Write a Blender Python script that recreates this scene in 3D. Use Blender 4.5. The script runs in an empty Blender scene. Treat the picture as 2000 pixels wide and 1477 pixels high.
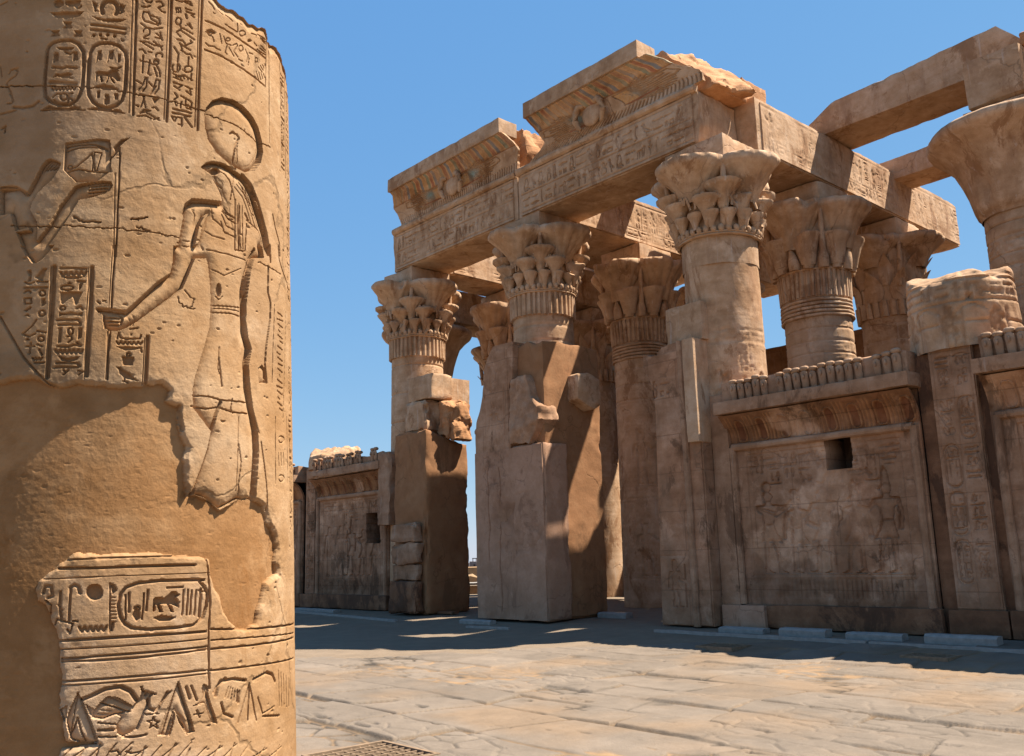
import bpy, bmesh, math, random
import numpy as np
from mathutils import Matrix, Vector
random.seed(7); RNG=np.random.default_rng(7)
S=bpy.context.scene; COL=S.collection
# ---------------------------------------------------------------- camera
PITCH,ROLL,YAW=0.1926891,-0.0274614,0.8385063
cd=bpy.data.cameras.new('camera'); cam=bpy.data.objects.new('camera',cd); COL.objects.link(cam)
fw=Vector((-math.sin(YAW)*math.cos(PITCH),math.cos(YAW)*math.cos(PITCH),math.sin(PITCH)))
rt=Vector((math.cos(YAW),math.sin(YAW),0)); up=rt.cross(fw)
r2=rt*math.cos(ROLL)+up*math.sin(ROLL); u2=up*math.cos(ROLL)-rt*math.sin(ROLL)
cam.matrix_world=Matrix(((r2.x,u2.x,-fw.x,0),(r2.y,u2.y,-fw.y,0),(r2.z,u2.z,-fw.z,1.6),(0,0,0,1)))
cd.sensor_fit='HORIZONTAL'; cd.sensor_width=36; cd.lens=36*1779.59/2000; cd.clip_start=.05; cd.clip_end=5000
S.camera=cam
# ---------------------------------------------------------------- world and sun
SUN=Vector((.365,.48,1.)).normalized()
w=bpy.data.worlds.new('World'); S.world=w; w.use_nodes=True
nt=w.node_tree; nt.nodes.clear()
sky=nt.nodes.new('ShaderNodeTexSky'); sky.sky_type='NISHITA'; sky.sun_disc=False
sky.sun_elevation=math.asin(SUN.z); sky.sun_rotation=math.atan2(SUN.x,SUN.y)
sky.altitude=100; sky.air_density=1.0; sky.dust_density=.0; sky.ozone_density=1.0
bg=nt.nodes.new('ShaderNodeBackground'); bg.inputs[1].default_value=.0775
wo=nt.nodes.new('ShaderNodeOutputWorld')
# grade of the clear desert sky: flatter and bluer towards the horizon
sp=nt.nodes.new('ShaderNodeSeparateColor'); cb=nt.nodes.new('ShaderNodeCombineColor'); nt.links.new(sky.outputs[0],sp.inputs[0])
for k,(g,a) in enumerate(((.72,.64),(.46,1.30),(.2,2.75))):
    m1=nt.nodes.new('ShaderNodeMath'); m1.operation='POWER'; m1.inputs[1].default_value=g
    m2=nt.nodes.new('ShaderNodeMath'); m2.operation='MULTIPLY'; m2.inputs[1].default_value=a
    nt.links.new(sp.outputs[k],m1.inputs[0]); nt.links.new(m1.outputs[0],m2.inputs[0]); nt.links.new(m2.outputs[0],cb.inputs[k])
nt.links.new(cb.outputs[0],bg.inputs[0]); nt.links.new(bg.outputs[0],wo.inputs[0])
ld=bpy.data.lights.new('sun','SUN'); ld.energy=5.0; ld.angle=math.radians(.53); ld.color=(1,.93,.82)
lo=bpy.data.objects.new('sun',ld); COL.objects.link(lo); lo.rotation_euler=SUN.to_track_quat('Z','Y').to_euler()
S.view_settings.view_transform='Standard'; S.view_settings.look='None'; S.view_settings.exposure=1.45; S.view_settings.gamma=1
# ---------------------------------------------------------------- noise
def _h(ix,iy,iz,seed):
    n=(ix.astype(np.int64)*374761393+iy.astype(np.int64)*668265263+iz.astype(np.int64)*2147483647+seed*1274126177)&0xffffffff
    n=((n^(n>>13))*1274126177)&0xffffffff
    n=((n^(n>>16))*2246822519)&0xffffffff
    return ((n^(n>>15))&0xffffff)/float(0xffffff)*2-1
def vn(p,seed=0):
    f=np.floor(p); i=f.astype(np.int64); t=p-f; t=t*t*(3-2*t)
    x,y,z=i[...,0],i[...,1],i[...,2]; a,b,c=t[...,0],t[...,1],t[...,2]
    o=0
    for dx in (0,1):
        for dy in (0,1):
            for dz in (0,1):
                o=o+_h(x+dx,y+dy,z+dz,seed)*(a if dx else 1-a)*(b if dy else 1-b)*(c if dz else 1-c)
    return o
def fbm(p,seed=0,o=3):
    s=0;a=1;n=0
    for k in range(o):
        s=s+a*vn(p*2**k,seed+k*17); n+=a; a*=.5
    return s/n
def fbm2(x,y,s,seed=0,o=3):
    return fbm(np.stack([x*s,y*s,np.full_like(x,seed*3.7)],-1),seed,o)
# ---------------------------------------------------------------- mesh builder
class MB:
    def __init__(s): s.V=[];s.L=[];s.Z=[];s.C=[];s.n=0
    def add(s,v,faces,col=None):
        v=np.asarray(v,float).reshape(-1,3)
        faces=np.asarray(faces,np.int64)
        s.L.append((faces+s.n).ravel()); s.Z.append(np.full(len(faces),faces.shape[1],np.int64))
        s.V.append(v); s.C.append(np.ones((len(v),3)) if col is None else np.broadcast_to(np.asarray(col,float),(len(v),3)).copy())
        s.n+=len(v)
    def ngon(s,v,col=None): s.add(v,[list(range(len(v)))],col)
    def grid(s,P,cu=False,cv=False,col=None,flip=False):
        P=np.asarray(P,float); nu,nv=P.shape[:2]
        I=np.arange(nu*nv).reshape(nu,nv)
        if cu: I=np.vstack([I,I[:1]])
        if cv: I=np.hstack([I,I[:,:1]])
        q=np.stack([I[:-1,:-1],I[1:,:-1],I[1:,1:],I[:-1,1:]],-1).reshape(-1,4)
        if flip: q=q[:,::-1]
        s.add(P,q,None if col is None else np.asarray(col).reshape(-1,3) if np.ndim(col)>1 else col)
    def tube(s,pts,r,n=8,caps=True,col=None):
        pts=np.asarray(pts,float); m=len(pts); r=np.broadcast_to(np.asarray(r,float),(m,))
        T=np.gradient(pts,axis=0); T/=np.linalg.norm(T,axis=1)[:,None]+1e-9
        ref=np.array([0,0,1.]) if abs(T[0,2])<.9 else np.array([1.,0,0])
        A=np.cross(T,ref); A/=np.linalg.norm(A,axis=1)[:,None]+1e-9; B=np.cross(T,A)
        th=np.arange(n)/n*2*np.pi
        P=pts[:,None]+r[:,None,None]*(np.cos(th)[None,:,None]*A[:,None]+np.sin(th)[None,:,None]*B[:,None])
        s.grid(P,cv=True,col=col)
        if caps: s.ngon(P[0],col); s.ngon(P[-1][::-1],col)
    def lathe(s,prof,c=(0,0),n=32,a0=0,a1=2*np.pi,col=None,sx=1,sy=1):
        prof=np.asarray(prof,float); full=abs(a1-a0-2*np.pi)<1e-6
        th=a0+(a1-a0)*np.arange(n if full else n+1)/n
        P=np.stack([c[0]+sx*prof[None,:,0]*np.cos(th)[:,None],c[1]+sy*prof[None,:,0]*np.sin(th)[:,None],np.broadcast_to(prof[None,:,1],(len(th),len(prof)))],-1)
        s.grid(P,cu=full,col=col)
    def sphere(s,c,r,n=10,m=7,col=None):
        ph=np.linspace(-np.pi/2,np.pi/2,m); r=np.broadcast_to(np.asarray(r,float),(3,))
        th=np.arange(n)/n*2*np.pi
        P=np.stack([c[0]+r[0]*np.cos(th)[:,None]*np.cos(ph),c[1]+r[1]*np.sin(th)[:,None]*np.cos(ph),c[2]+r[2]*np.broadcast_to(np.sin(ph),(n,m))],-1)
        s.grid(P,cu=True,col=col)
    def rough(s,amp,sc,seed=1,only=None):
        V=np.concatenate(s.V); d=np.stack([fbm(V*sc+11*k,seed+k*5,3) for k in range(3)],-1)*amp
        V=V+d; i=0
        for k in range(len(s.V)):
            m=len(s.V[k]); s.V[k]=V[i:i+m]; i+=m
        return s
    def xform(s,f):
        s.V=[f(v) for v in s.V]; return s
    def build(s,name,mat,parent=None,origin=(0,0,0),smooth=35,paint=False):
        V=np.concatenate(s.V)-np.asarray(origin,float); L=np.concatenate(s.L); Z=np.concatenate(s.Z)
        me=bpy.data.meshes.new(name); me.vertices.add(len(V)); me.vertices.foreach_set('co',V.ravel().astype(np.float32))
        me.loops.add(len(L)); me.loops.foreach_set('vertex_index',L.astype(np.int32))
        me.polygons.add(len(Z)); st=np.concatenate([[0],np.cumsum(Z)[:-1]])
        me.polygons.foreach_set('loop_start',st.astype(np.int32)); me.polygons.foreach_set('loop_total',Z.astype(np.int32))
        if paint:
            at=me.color_attributes.new('paint','FLOAT_COLOR','POINT'); C=np.concatenate(s.C)
            at.data.foreach_set('color',np.hstack([C,np.ones((len(C),1))]).ravel().astype(np.float32))
        me.update(calc_edges=True); me.validate()
        if smooth is not None:
            me.polygons.foreach_set('use_smooth',np.ones(len(me.polygons),bool))
            me.set_sharp_from_angle(angle=math.radians(smooth))
        me.materials.append(mat)
        o=bpy.data.objects.new(name,me); COL.objects.link(o)
        if parent is not None: o.parent=parent
        else: o.location=origin
        return o
def thing(name,label,cat,loc=(0,0,0),group=None):
    o=bpy.data.objects.new(name,None); COL.objects.link(o); o.location=loc; o.empty_display_size=.3
    return tag(o,label,cat,group)
def tag(o,label,cat,group=None,kind=None):
    if label: o['label']=label
    if cat: o['category']=cat
    if group: o['group']=group
    if kind: o['kind']=kind
    elif label: o['kind']='thing'
    return o
def copy_thing(o,loc,label=None,rz=0):
    c=o.copy(); COL.objects.link(c); c.location=loc; c.rotation_euler=(0,0,rz)
    if label: c['label']=label
    for ch in list(o.children):
        d=ch.copy(); COL.objects.link(d); d.parent=c
        for g in list(ch.children):
            e=g.copy(); COL.objects.link(e); e.parent=d
    return c
# rough block: a box of fine faces with worn arrises; zt/zb/xl/xr/yf bend its bounds into broken edges
def block(mb,x0,x1,y0,y1,z0,z1,res=.12,amp=.012,chip=.05,seed=1,zt=None,zb=None,xl=None,xr=None,yf=None,yb=None,skip='',col=None,sc=2.2):
    nx=max(2,int(round((x1-x0)/res))+1); ny=max(2,int(round((y1-y0)/res))+1); nz=max(2,int(round((z1-z0)/res))+1)
    X=np.linspace(x0,x1,nx);Y=np.linspace(y0,y1,ny);Zz=np.linspace(z0,z1,nz)
    fs=[]
    def g(a,b,f):
        A,B=np.meshgrid(a,b,indexing='ij'); return f(A,B)
    if 'f' not in skip: fs.append((g(X,Zz,lambda a,b:np.stack([a,np.full_like(a,y0),b],-1)),False))
    if 'b' not in skip: fs.append((g(X,Zz,lambda a,b:np.stack([a,np.full_like(a,y1),b],-1)),True))
    if 'l' not in skip: fs.append((g(Y,Zz,lambda a,b:np.stack([np.full_like(a,x0),a,b],-1)),True))
    if 'r' not in skip: fs.append((g(Y,Zz,lambda a,b:np.stack([np.full_like(a,x1),a,b],-1)),False))
    if 'd' not in skip: fs.append((g(X,Y,lambda a,b:np.stack([a,b,np.full_like(a,z0)],-1)),True))
    if 't' not in skip: fs.append((g(X,Y,lambda a,b:np.stack([a,b,np.full_like(a,z1)],-1)),False))
    lo=np.array([x0,y0,z0]);hi=np.array([x1,y1,z1])
    for P,fl in fs:
        Q=P.copy()
        dl=P-lo; dh=hi-P; dm=np.minimum(dl,dh); e=np.sort(dm,-1)[...,1]
        if chip>0:
            c=np.maximum(0,chip*(.35+.9*np.maximum(0,fbm(P*3.1,seed+40,3)))-e)*.7
            c*=(.4+np.maximum(0,fbm(P*.9,seed+50,2))*1.8)
            for k in range(3):
                near=dm[...,k]<chip
                Q[...,k]+=np.where(near,np.where(dl[...,k]<dh[...,k],c,-c),0)
        if zt is not None:
            t=(Q[...,2]-z0)/(z1-z0); Q[...,2]=z0+t*(zt(Q[...,0],Q[...,1])-z0)
        if zb is not None:
            t=(z1-Q[...,2])/(z1-z0); Q[...,2]=Q[...,2]+t*(zb(Q[...,0],Q[...,1])-z0)
        if xl is not None:
            t=(x1-Q[...,0])/(x1-x0); Q[...,0]=Q[...,0]+t*(xl(Q[...,1],Q[...,2])-x0)
        if xr is not None:
            t=(Q[...,0]-x0)/(x1-x0); Q[...,0]=Q[...,0]+t*(xr(Q[...,1],Q[...,2])-x1)
        if yf is not None:
            t=(y1-Q[...,1])/(y1-y0); Q[...,1]=Q[...,1]+t*(yf(Q[...,0],Q[...,2])-y0)
        if yb is not None:
            t=(Q[...,1]-y0)/(y1-y0); Q[...,1]=Q[...,1]+t*(yb(Q[...,0],Q[...,2])-y1)
        if amp>0:
            Q=Q+np.stack([fbm(P*sc+7.3*k,seed+3*k,4) for k in range(3)],-1)*amp
        mb.grid(Q,flip=fl,col=col)
    return mb
def lerpf(*pts):
    xs=[p[0] for p in pts]; ys=[p[1] for p in pts]
    return lambda v: np.interp(v,xs,ys)
def jag(f,amp,sc,seed):
    return lambda a,b: f(a)+amp*fbm2(a,b,sc,seed,4)
# ---------------------------------------------------------------- carving
class HM:
    def __init__(s,x0,x1,z0,z1,res):
        s.x=np.linspace(x0,x1,max(2,int((x1-x0)/res)+1)); s.z=np.linspace(z0,z1,max(2,int((z1-z0)/res)+1))
        s.h=np.zeros((len(s.x),len(s.z))); s.res=res
        s.c=np.ones(s.h.shape+(3,)); s.base=np.zeros(s.h.shape)
    def win(s,p,m):
        p=np.asarray(p,float)
        i0=np.searchsorted(s.x,p[:,0].min()-m); i1=np.searchsorted(s.x,p[:,0].max()+m)
        j0=np.searchsorted(s.z,p[:,1].min()-m); j1=np.searchsorted(s.z,p[:,1].max()+m)
        if i1-i0<1 or j1-j0<1: return None
        A,B=np.meshgrid(s.x[i0:i1],s.z[j0:j1],indexing='ij')
        return i0,i1,j0,j1,A,B
    @staticmethod
    def dist(A,B,p):
        d=np.full(A.shape,1e9)
        for (ax,ay),(bx,by) in zip(p[:-1],p[1:]):
            vx,vy=bx-ax,by-ay; L=vx*vx+vy*vy+1e-12
            t=np.clip(((A-ax)*vx+(B-ay)*vy)/L,0,1)
            d=np.minimum(d,(A-ax-t*vx)**2+(B-ay-t*vy)**2)
        return np.sqrt(d)
    @staticmethod
    def inside(A,B,p):
        m=np.zeros(A.shape,bool); n=len(p)
        for i in range(n):
            x1,y1=p[i]; x2,y2=p[(i+1)%n]
            if y1==y2: continue
            c=((y1>B)!=(y2>B))&(A<(x2-x1)*(B-y1)/(y2-y1)+x1); m^=c
        return m
    def stroke(s,p,w,d,tint=None):
        w=max(w,s.res*.75)
        k=s.win(p,w*1.5)
        if k is None: return
        i0,i1,j0,j1,A,B=k; D=HM.dist(A,B,p)
        f=np.clip((1.12-D/w)*2.,0,1)
        s.h[i0:i1,j0:j1]=np.minimum(s.h[i0:i1,j0:j1],s.base[i0:i1,j0:j1]-d*f) if d>0 else np.maximum(s.h[i0:i1,j0:j1],-d*f)
        if tint is not None: s.paint(i0,i1,j0,j1,f,tint)
    def paint(s,i0,i1,j0,j1,f,tint):
        s.c[i0:i1,j0:j1]=s.c[i0:i1,j0:j1]*(1-f[...,None])+np.asarray(tint)*f[...,None]
    def union(s,polys,d,rise,keep=.12):
        allp=[q for p in polys for q in p]; k=s.win(allp,s.res*4)
        if k is None: return
        i0,i1,j0,j1,A,B=k; M=np.zeros(A.shape,bool)
        for p in polys: M|=HM.inside(A,B,p)
        D=np.zeros(A.shape); cur=M.copy()
        for n in range(16):
            e=cur.copy(); e[1:]&=cur[:-1]; e[:-1]&=cur[1:]; e[:,1:]&=cur[:,:-1]; e[:,:-1]&=cur[:,1:]
            if n%2: 
                e[1:,1:]&=cur[:-1,:-1]; e[:-1,:-1]&=cur[1:,1:]; e[1:,:-1]&=cur[:-1,1:]; e[:-1,1:]&=cur[1:,:-1]
            D+=cur; cur=e
        for n in range(6):
            E=D.copy(); E[1:-1,1:-1]=(D[1:-1,1:-1]*2+D[:-2,1:-1]+D[2:,1:-1]+D[1:-1,:-2]+D[1:-1,2:])/6; D=np.where(M,E,0)
        D=D*s.res
        s.h[i0:i1,j0:j1]=np.where(M,-d*(keep+(1-keep)*np.exp(-np.maximum(D-s.res,0)/rise)),s.h[i0:i1,j0:j1])
    def fill(s,p,d,rise=None,tint=None,keep=.25):
        k=s.win(p,s.res*2)
        if k is None: return
        i0,i1,j0,j1,A,B=k; q=list(p)+[p[0]]
        D=HM.dist(A,B,q); M=HM.inside(A,B,p)
        if rise is None:
            f=np.where(M,np.clip(D/s.res*.6+.3,0,1),0)
            s.h[i0:i1,j0:j1]=np.minimum(s.h[i0:i1,j0:j1],s.base[i0:i1,j0:j1]-d*f) if d>0 else np.maximum(s.h[i0:i1,j0:j1],-d*f)
        else:
            f=np.where(M,keep+(1-keep)*np.exp(-D/rise),0)
            s.h[i0:i1,j0:j1]=np.where(M,-d*f,s.h[i0:i1,j0:j1])
        if tint is not None: s.paint(i0,i1,j0,j1,np.where(M,1.,0.),tint)
def _c(cx,cy,r,n=12,a0=0,a1=360,ry=None):
    ry=ry or r; return [(cx+r*math.cos(math.radians(a0+(a1-a0)*i/n)),cy+ry*math.sin(math.radians(a0+(a1-a0)*i/n))) for i in range(n+1)]
GL={
'reed':[('f',[(.42,0),(.4,.5),(.32,.75),(.5,1),(.68,.8),(.58,.5),(.58,0)])],
'water':[('s',[(i/8,.5+(.12 if i%2 else -.12)) for i in range(9)])],
'mouth':[('f',[(0,.5),(.25,.66),(.5,.72),(.75,.66),(1,.5),(.75,.34),(.5,.28),(.25,.34)])],
'bread':[('f',_c(.5,.3,.35,10,0,180))],
'sun':[('s',_c(.5,.5,.36)),('s',_c(.5,.5,.05,4))],
'owl':[('s',[(.3,0),(.3,.25),(.15,.1),(.2,.5),(.35,.75),(.3,.95),(.55,1),(.62,.8),(.7,.5),(.6,.25),(.9,.05)]),('s',[(.5,.25),(.5,0),(.7,0)])],
'viper':[('s',[(0,.35),(.2,.5),(.4,.35),(.6,.45),(.8,.4),(1,.6),(.85,.7)])],
'leg':[('f',[(.35,1),(.6,1),(.55,.25),(.9,.15),(.9,0),(.3,0)])],
'ankh':[('s',_c(.5,.78,.18,10,ry=.22)),('s',[(.5,.55),(.5,0)]),('s',[(.2,.5),(.8,.5)])],
'man':[('s',[(.25,0),(.2,.4),(.4,.65),(.6,.6),(.85,.4),(.8,.1),(.25,0)]),('s',_c(.48,.82,.14,8)),('s',[(.6,.55),(.9,.75)])],
'eye':[('s',[(0,.5),(.3,.7),(.6,.68),(1,.5),(.6,.35),(.3,.35),(0,.5)]),('s',_c(.5,.5,.1,6))],
'basket':[('f',[(0,.6),(1,.6),(.85,.35),(.6,.22),(.4,.22),(.15,.35)])],
'three':[('s',[(.15,.2),(.15,.8)]),('s',[(.5,.2),(.5,.8)]),('s',[(.85,.2),(.85,.8)])],
'house':[('s',[(.35,.2),(0,.2),(0,.75),(1,.75),(1,.2),(.65,.2)])],
'arm':[('s',[(0,.6),(0,.4),(.75,.4),(.85,.55),(1,.5)])],
'flag':[('s',[(.4,0),(.4,1),(.85,.9),(.8,.72),(.4,.75)])],
'stool':[('f',[(.1,.1),(.9,.1),(.9,.9),(.1,.9)])],
'bird':[('s',[(.0,.85),(.15,.95),(.3,.85),(.3,.6),(.55,.45),(1,.2),(.6,.25),(.4,.3),(.2,.45),(.15,.75),(.0,.85)]),('s',[(.45,.28),(.45,0),(.6,0)])],
'snake':[('s',[(.1,0),(.5,.05),(.3,.35),(.35,.8),(.6,.95),(.7,.8)])],
'plant':[('s',[(.5,0),(.5,.7)]),('s',[(.5,.3),(.2,.6)]),('s',[(.5,.3),(.8,.6)]),('s',_c(.5,.85,.14,8))],
'bull':[('s',[(.05,.1),(.1,.6),(.6,.62),(.75,.85),(.95,.75),(.8,.5),(.75,.1)]),('s',[(.3,.55),(.3,.1)]),('s',[(.6,.5),(.6,.1)])],
'rope':[('s',_c(.5,.72,.22,10,-60,240)),('s',[(.4,.5),(.7,.1)]),('s',[(.6,.5),(.3,.1)])],
'line':[('s',[(0,.5),(1,.5)])],
'two':[('s',[(.1,.3),(.4,.8)]),('s',[(.5,.3),(.8,.8)])]}
GN=list(GL); WIDE=['water','mouth','viper','eye','basket','arm','line']; TALL=['reed','ankh','flag','leg','snake','plant','rope','man','owl','bird']
def glyph(hm,name,x,z,w,h,lw,d,tint=None):
    for k,p in GL[name]:
        q=[(x+a*w,z+b*h) for a,b in p]
        hm.fill(q,d,tint=tint) if k=='f' else hm.stroke(q,lw,d,tint)
def text_row(hm,x0,x1,z0,z1,rnd,lw,d,tint=None):
    H=z1-z0; x=x0
    while x<x1-.3*H:
        r=rnd.random()
        if r<.45:
            w=H*rnd.uniform(.4,.6); glyph(hm,rnd.choice(TALL),x,z0,w,H,lw,d,tint)
        elif r<.8:
            w=H*rnd.uniform(.7,.95)
            glyph(hm,rnd.choice(WIDE),x,z0+H*.55,w,H*.4,lw,d,tint)
            if rnd.random()<.5: glyph(hm,rnd.choice(WIDE),x,z0,w,H*.4,lw,d,tint)
            else:
                glyph(hm,rnd.choice(['bread','stool','sun']),x,z0,w*.42,H*.42,lw,d,tint); glyph(hm,rnd.choice(['bread','three','house']),x+w*.52,z0,w*.42,H*.42,lw,d,tint)
        else:
            w=H*.8; glyph(hm,rnd.choice(['bull','bird','owl','man']),x,z0,w,H*.95,lw,d,tint)
        x+=w+H*.14
def text_col(hm,x0,x1,z0,z1,rnd,lw,d,tint=None):
    W=x1-x0; z=z1
    while z>z0+.25*W:
        if rnd.random()<.5:
            h=W*rnd.uniform(.28,.4); z-=h
            if z<z0: break
            glyph(hm,rnd.choice(WIDE),x0,z,W,h,lw,d,tint)
        else:
            h=W*rnd.uniform(.55,.75); z-=h
            if z<z0: break
            glyph(hm,rnd.choice(TALL),x0,z,W*.46,h,lw,d,tint); glyph(hm,rnd.choice(TALL+['sun','stool','bread']),x0+W*.54,z,W*.44,h*(.6 if rnd.random()<.4 else 1),lw,d,tint)
        z-=W*.09
def oval(x0,x1,z0,z1,r):
    p=[]
    for cx,cz,a in ((x1-r,z1-r,0),(x0+r,z1-r,90),(x0+r,z0+r,180),(x1-r,z0+r,270)):
        p+=[(cx+r*math.cos(math.radians(a+k*22.5)),cz+r*math.sin(math.radians(a+k*22.5))) for k in range(5)]
    return p+[p[0]]
# standing figure as sunk polygons, feet at (x,z), height h, facing right when s=1
FIGURE=[[(-.02,.845),(.035,.845),(.05,.8),(.15,.785),(.145,.74),(.085,.69),(.065,.56),(-.055,.56),(-.075,.69),(-.135,.74),(-.145,.785),(-.04,.8)],
[(-.04,.84),(-.06,.9),(-.04,.945),(.01,.955),(.045,.93),(.075,.895),(.05,.875),(.045,.845)],
[(-.055,.56),(.065,.56),(.1,.46),(.165,.36),(.06,.37),(-.09,.37)],
[(-.075,.38),(-.01,.38),(-.02,.22),(-.03,.03),(.045,.0),(-.085,.0),(-.075,.2)],
[(.04,.38),(.1,.38),(.13,.22),(.15,.03),(.225,.0),(.1,.0),(.085,.2)]]
ARMS={0:[[(.15,.785),(.115,.74),(.2,.66),(.31,.7),(.315,.73),(.2,.7)],[(-.145,.785),(-.105,.75),(-.13,.62),(-.11,.46),(-.15,.46),(-.17,.62)]],
1:[[(.15,.785),(.11,.74),(.25,.72),(.36,.83),(.34,.86),(.24,.77)],[(-.145,.785),(-.1,.75),(.12,.66),(.3,.77),(.28,.8),(.1,.71)]],
2:[[(.15,.785),(.12,.75),(.14,.62),(.3,.55),(.31,.58),(.18,.65)],[(-.145,.785),(-.105,.75),(-.14,.6),(-.16,.44),(-.2,.44),(-.18,.62)]]}
CROWNS=[[(-.05,.94),(.04,.94),(.03,1.08),(.0,1.13),(-.03,1.08)],[(-.06,.94),(.045,.945),(.06,1.02),(-.02,1.0),(-.05,1.1),(-.08,1.1)],[(.0+.06*math.cos(a),1.01+.06*math.sin(a)) for a in np.linspace(0,6.28,11)[:-1]],[(-.05,.93),(-.08,.8),(-.05,.8),(-.03,.9)]]
def figure(hm,x,z,h,s,lw,d,tint=None,pose=None):
    pose=int(abs(x*7.3))%3 if pose is None else pose
    ps=FIGURE+ARMS[pose]+[CROWNS[int(abs(x*13.1))%4]]
    q=[[(x+s*a*h*.92,z+b*h*.9) for a,b in p] for p in ps]
    hm.union(q,d,h*.02,keep=.3)
    if pose!=1:
        u=x+s*(.3 if pose==0 else .3)*h*.92; hm.stroke([(u,z),(u,z+.86*h)],lw*.8,d*.7,tint)
    if tint is not None:
        for p in q[:3]+q[5:]: hm.stroke(p+[p[0]],lw*.55,d*.8,tint)
    hm.stroke([(x-s*.055*h,z+.505*h),(x+s*.06*h,z+.505*h)],lw*.6,d*.8,tint)
def wear(hm,amt,sc,seed):
    A,B=np.meshgrid(hm.x,hm.z,indexing='ij'); k=np.clip(.75+amt*fbm2(A,B,sc,seed,4)*2,.05,1.15)
    hm.h*=k; hm.c=1-(1-hm.c)*np.clip(k,0,1)[...,None]
def panel(mb,hm,plane,skirt=.05,flip=False,extra=None):
    h=hm.h if extra is None else hm.h+extra
    A,B=np.meshgrid(hm.x,hm.z,indexing='ij'); P=plane(A,B,h)
    Pb=plane(A,B,np.full_like(h,-skirt))
    G=np.concatenate([Pb[:1],P,Pb[-1:]],0); c=np.concatenate([hm.c[:1],hm.c,hm.c[-1:]],0)
    t=np.concatenate([Pb[:1,:1],Pb[:,:1],Pb[-1:,:1]],0); u=np.concatenate([Pb[:1,-1:],Pb[:,-1:],Pb[-1:,-1:]],0)
    G=np.concatenate([t,G,u],1); c=np.concatenate([c[:,:1],c,c[:,-1:]],1)
    mb.grid(G,col=c.reshape(-1,3),flip=flip)
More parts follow.
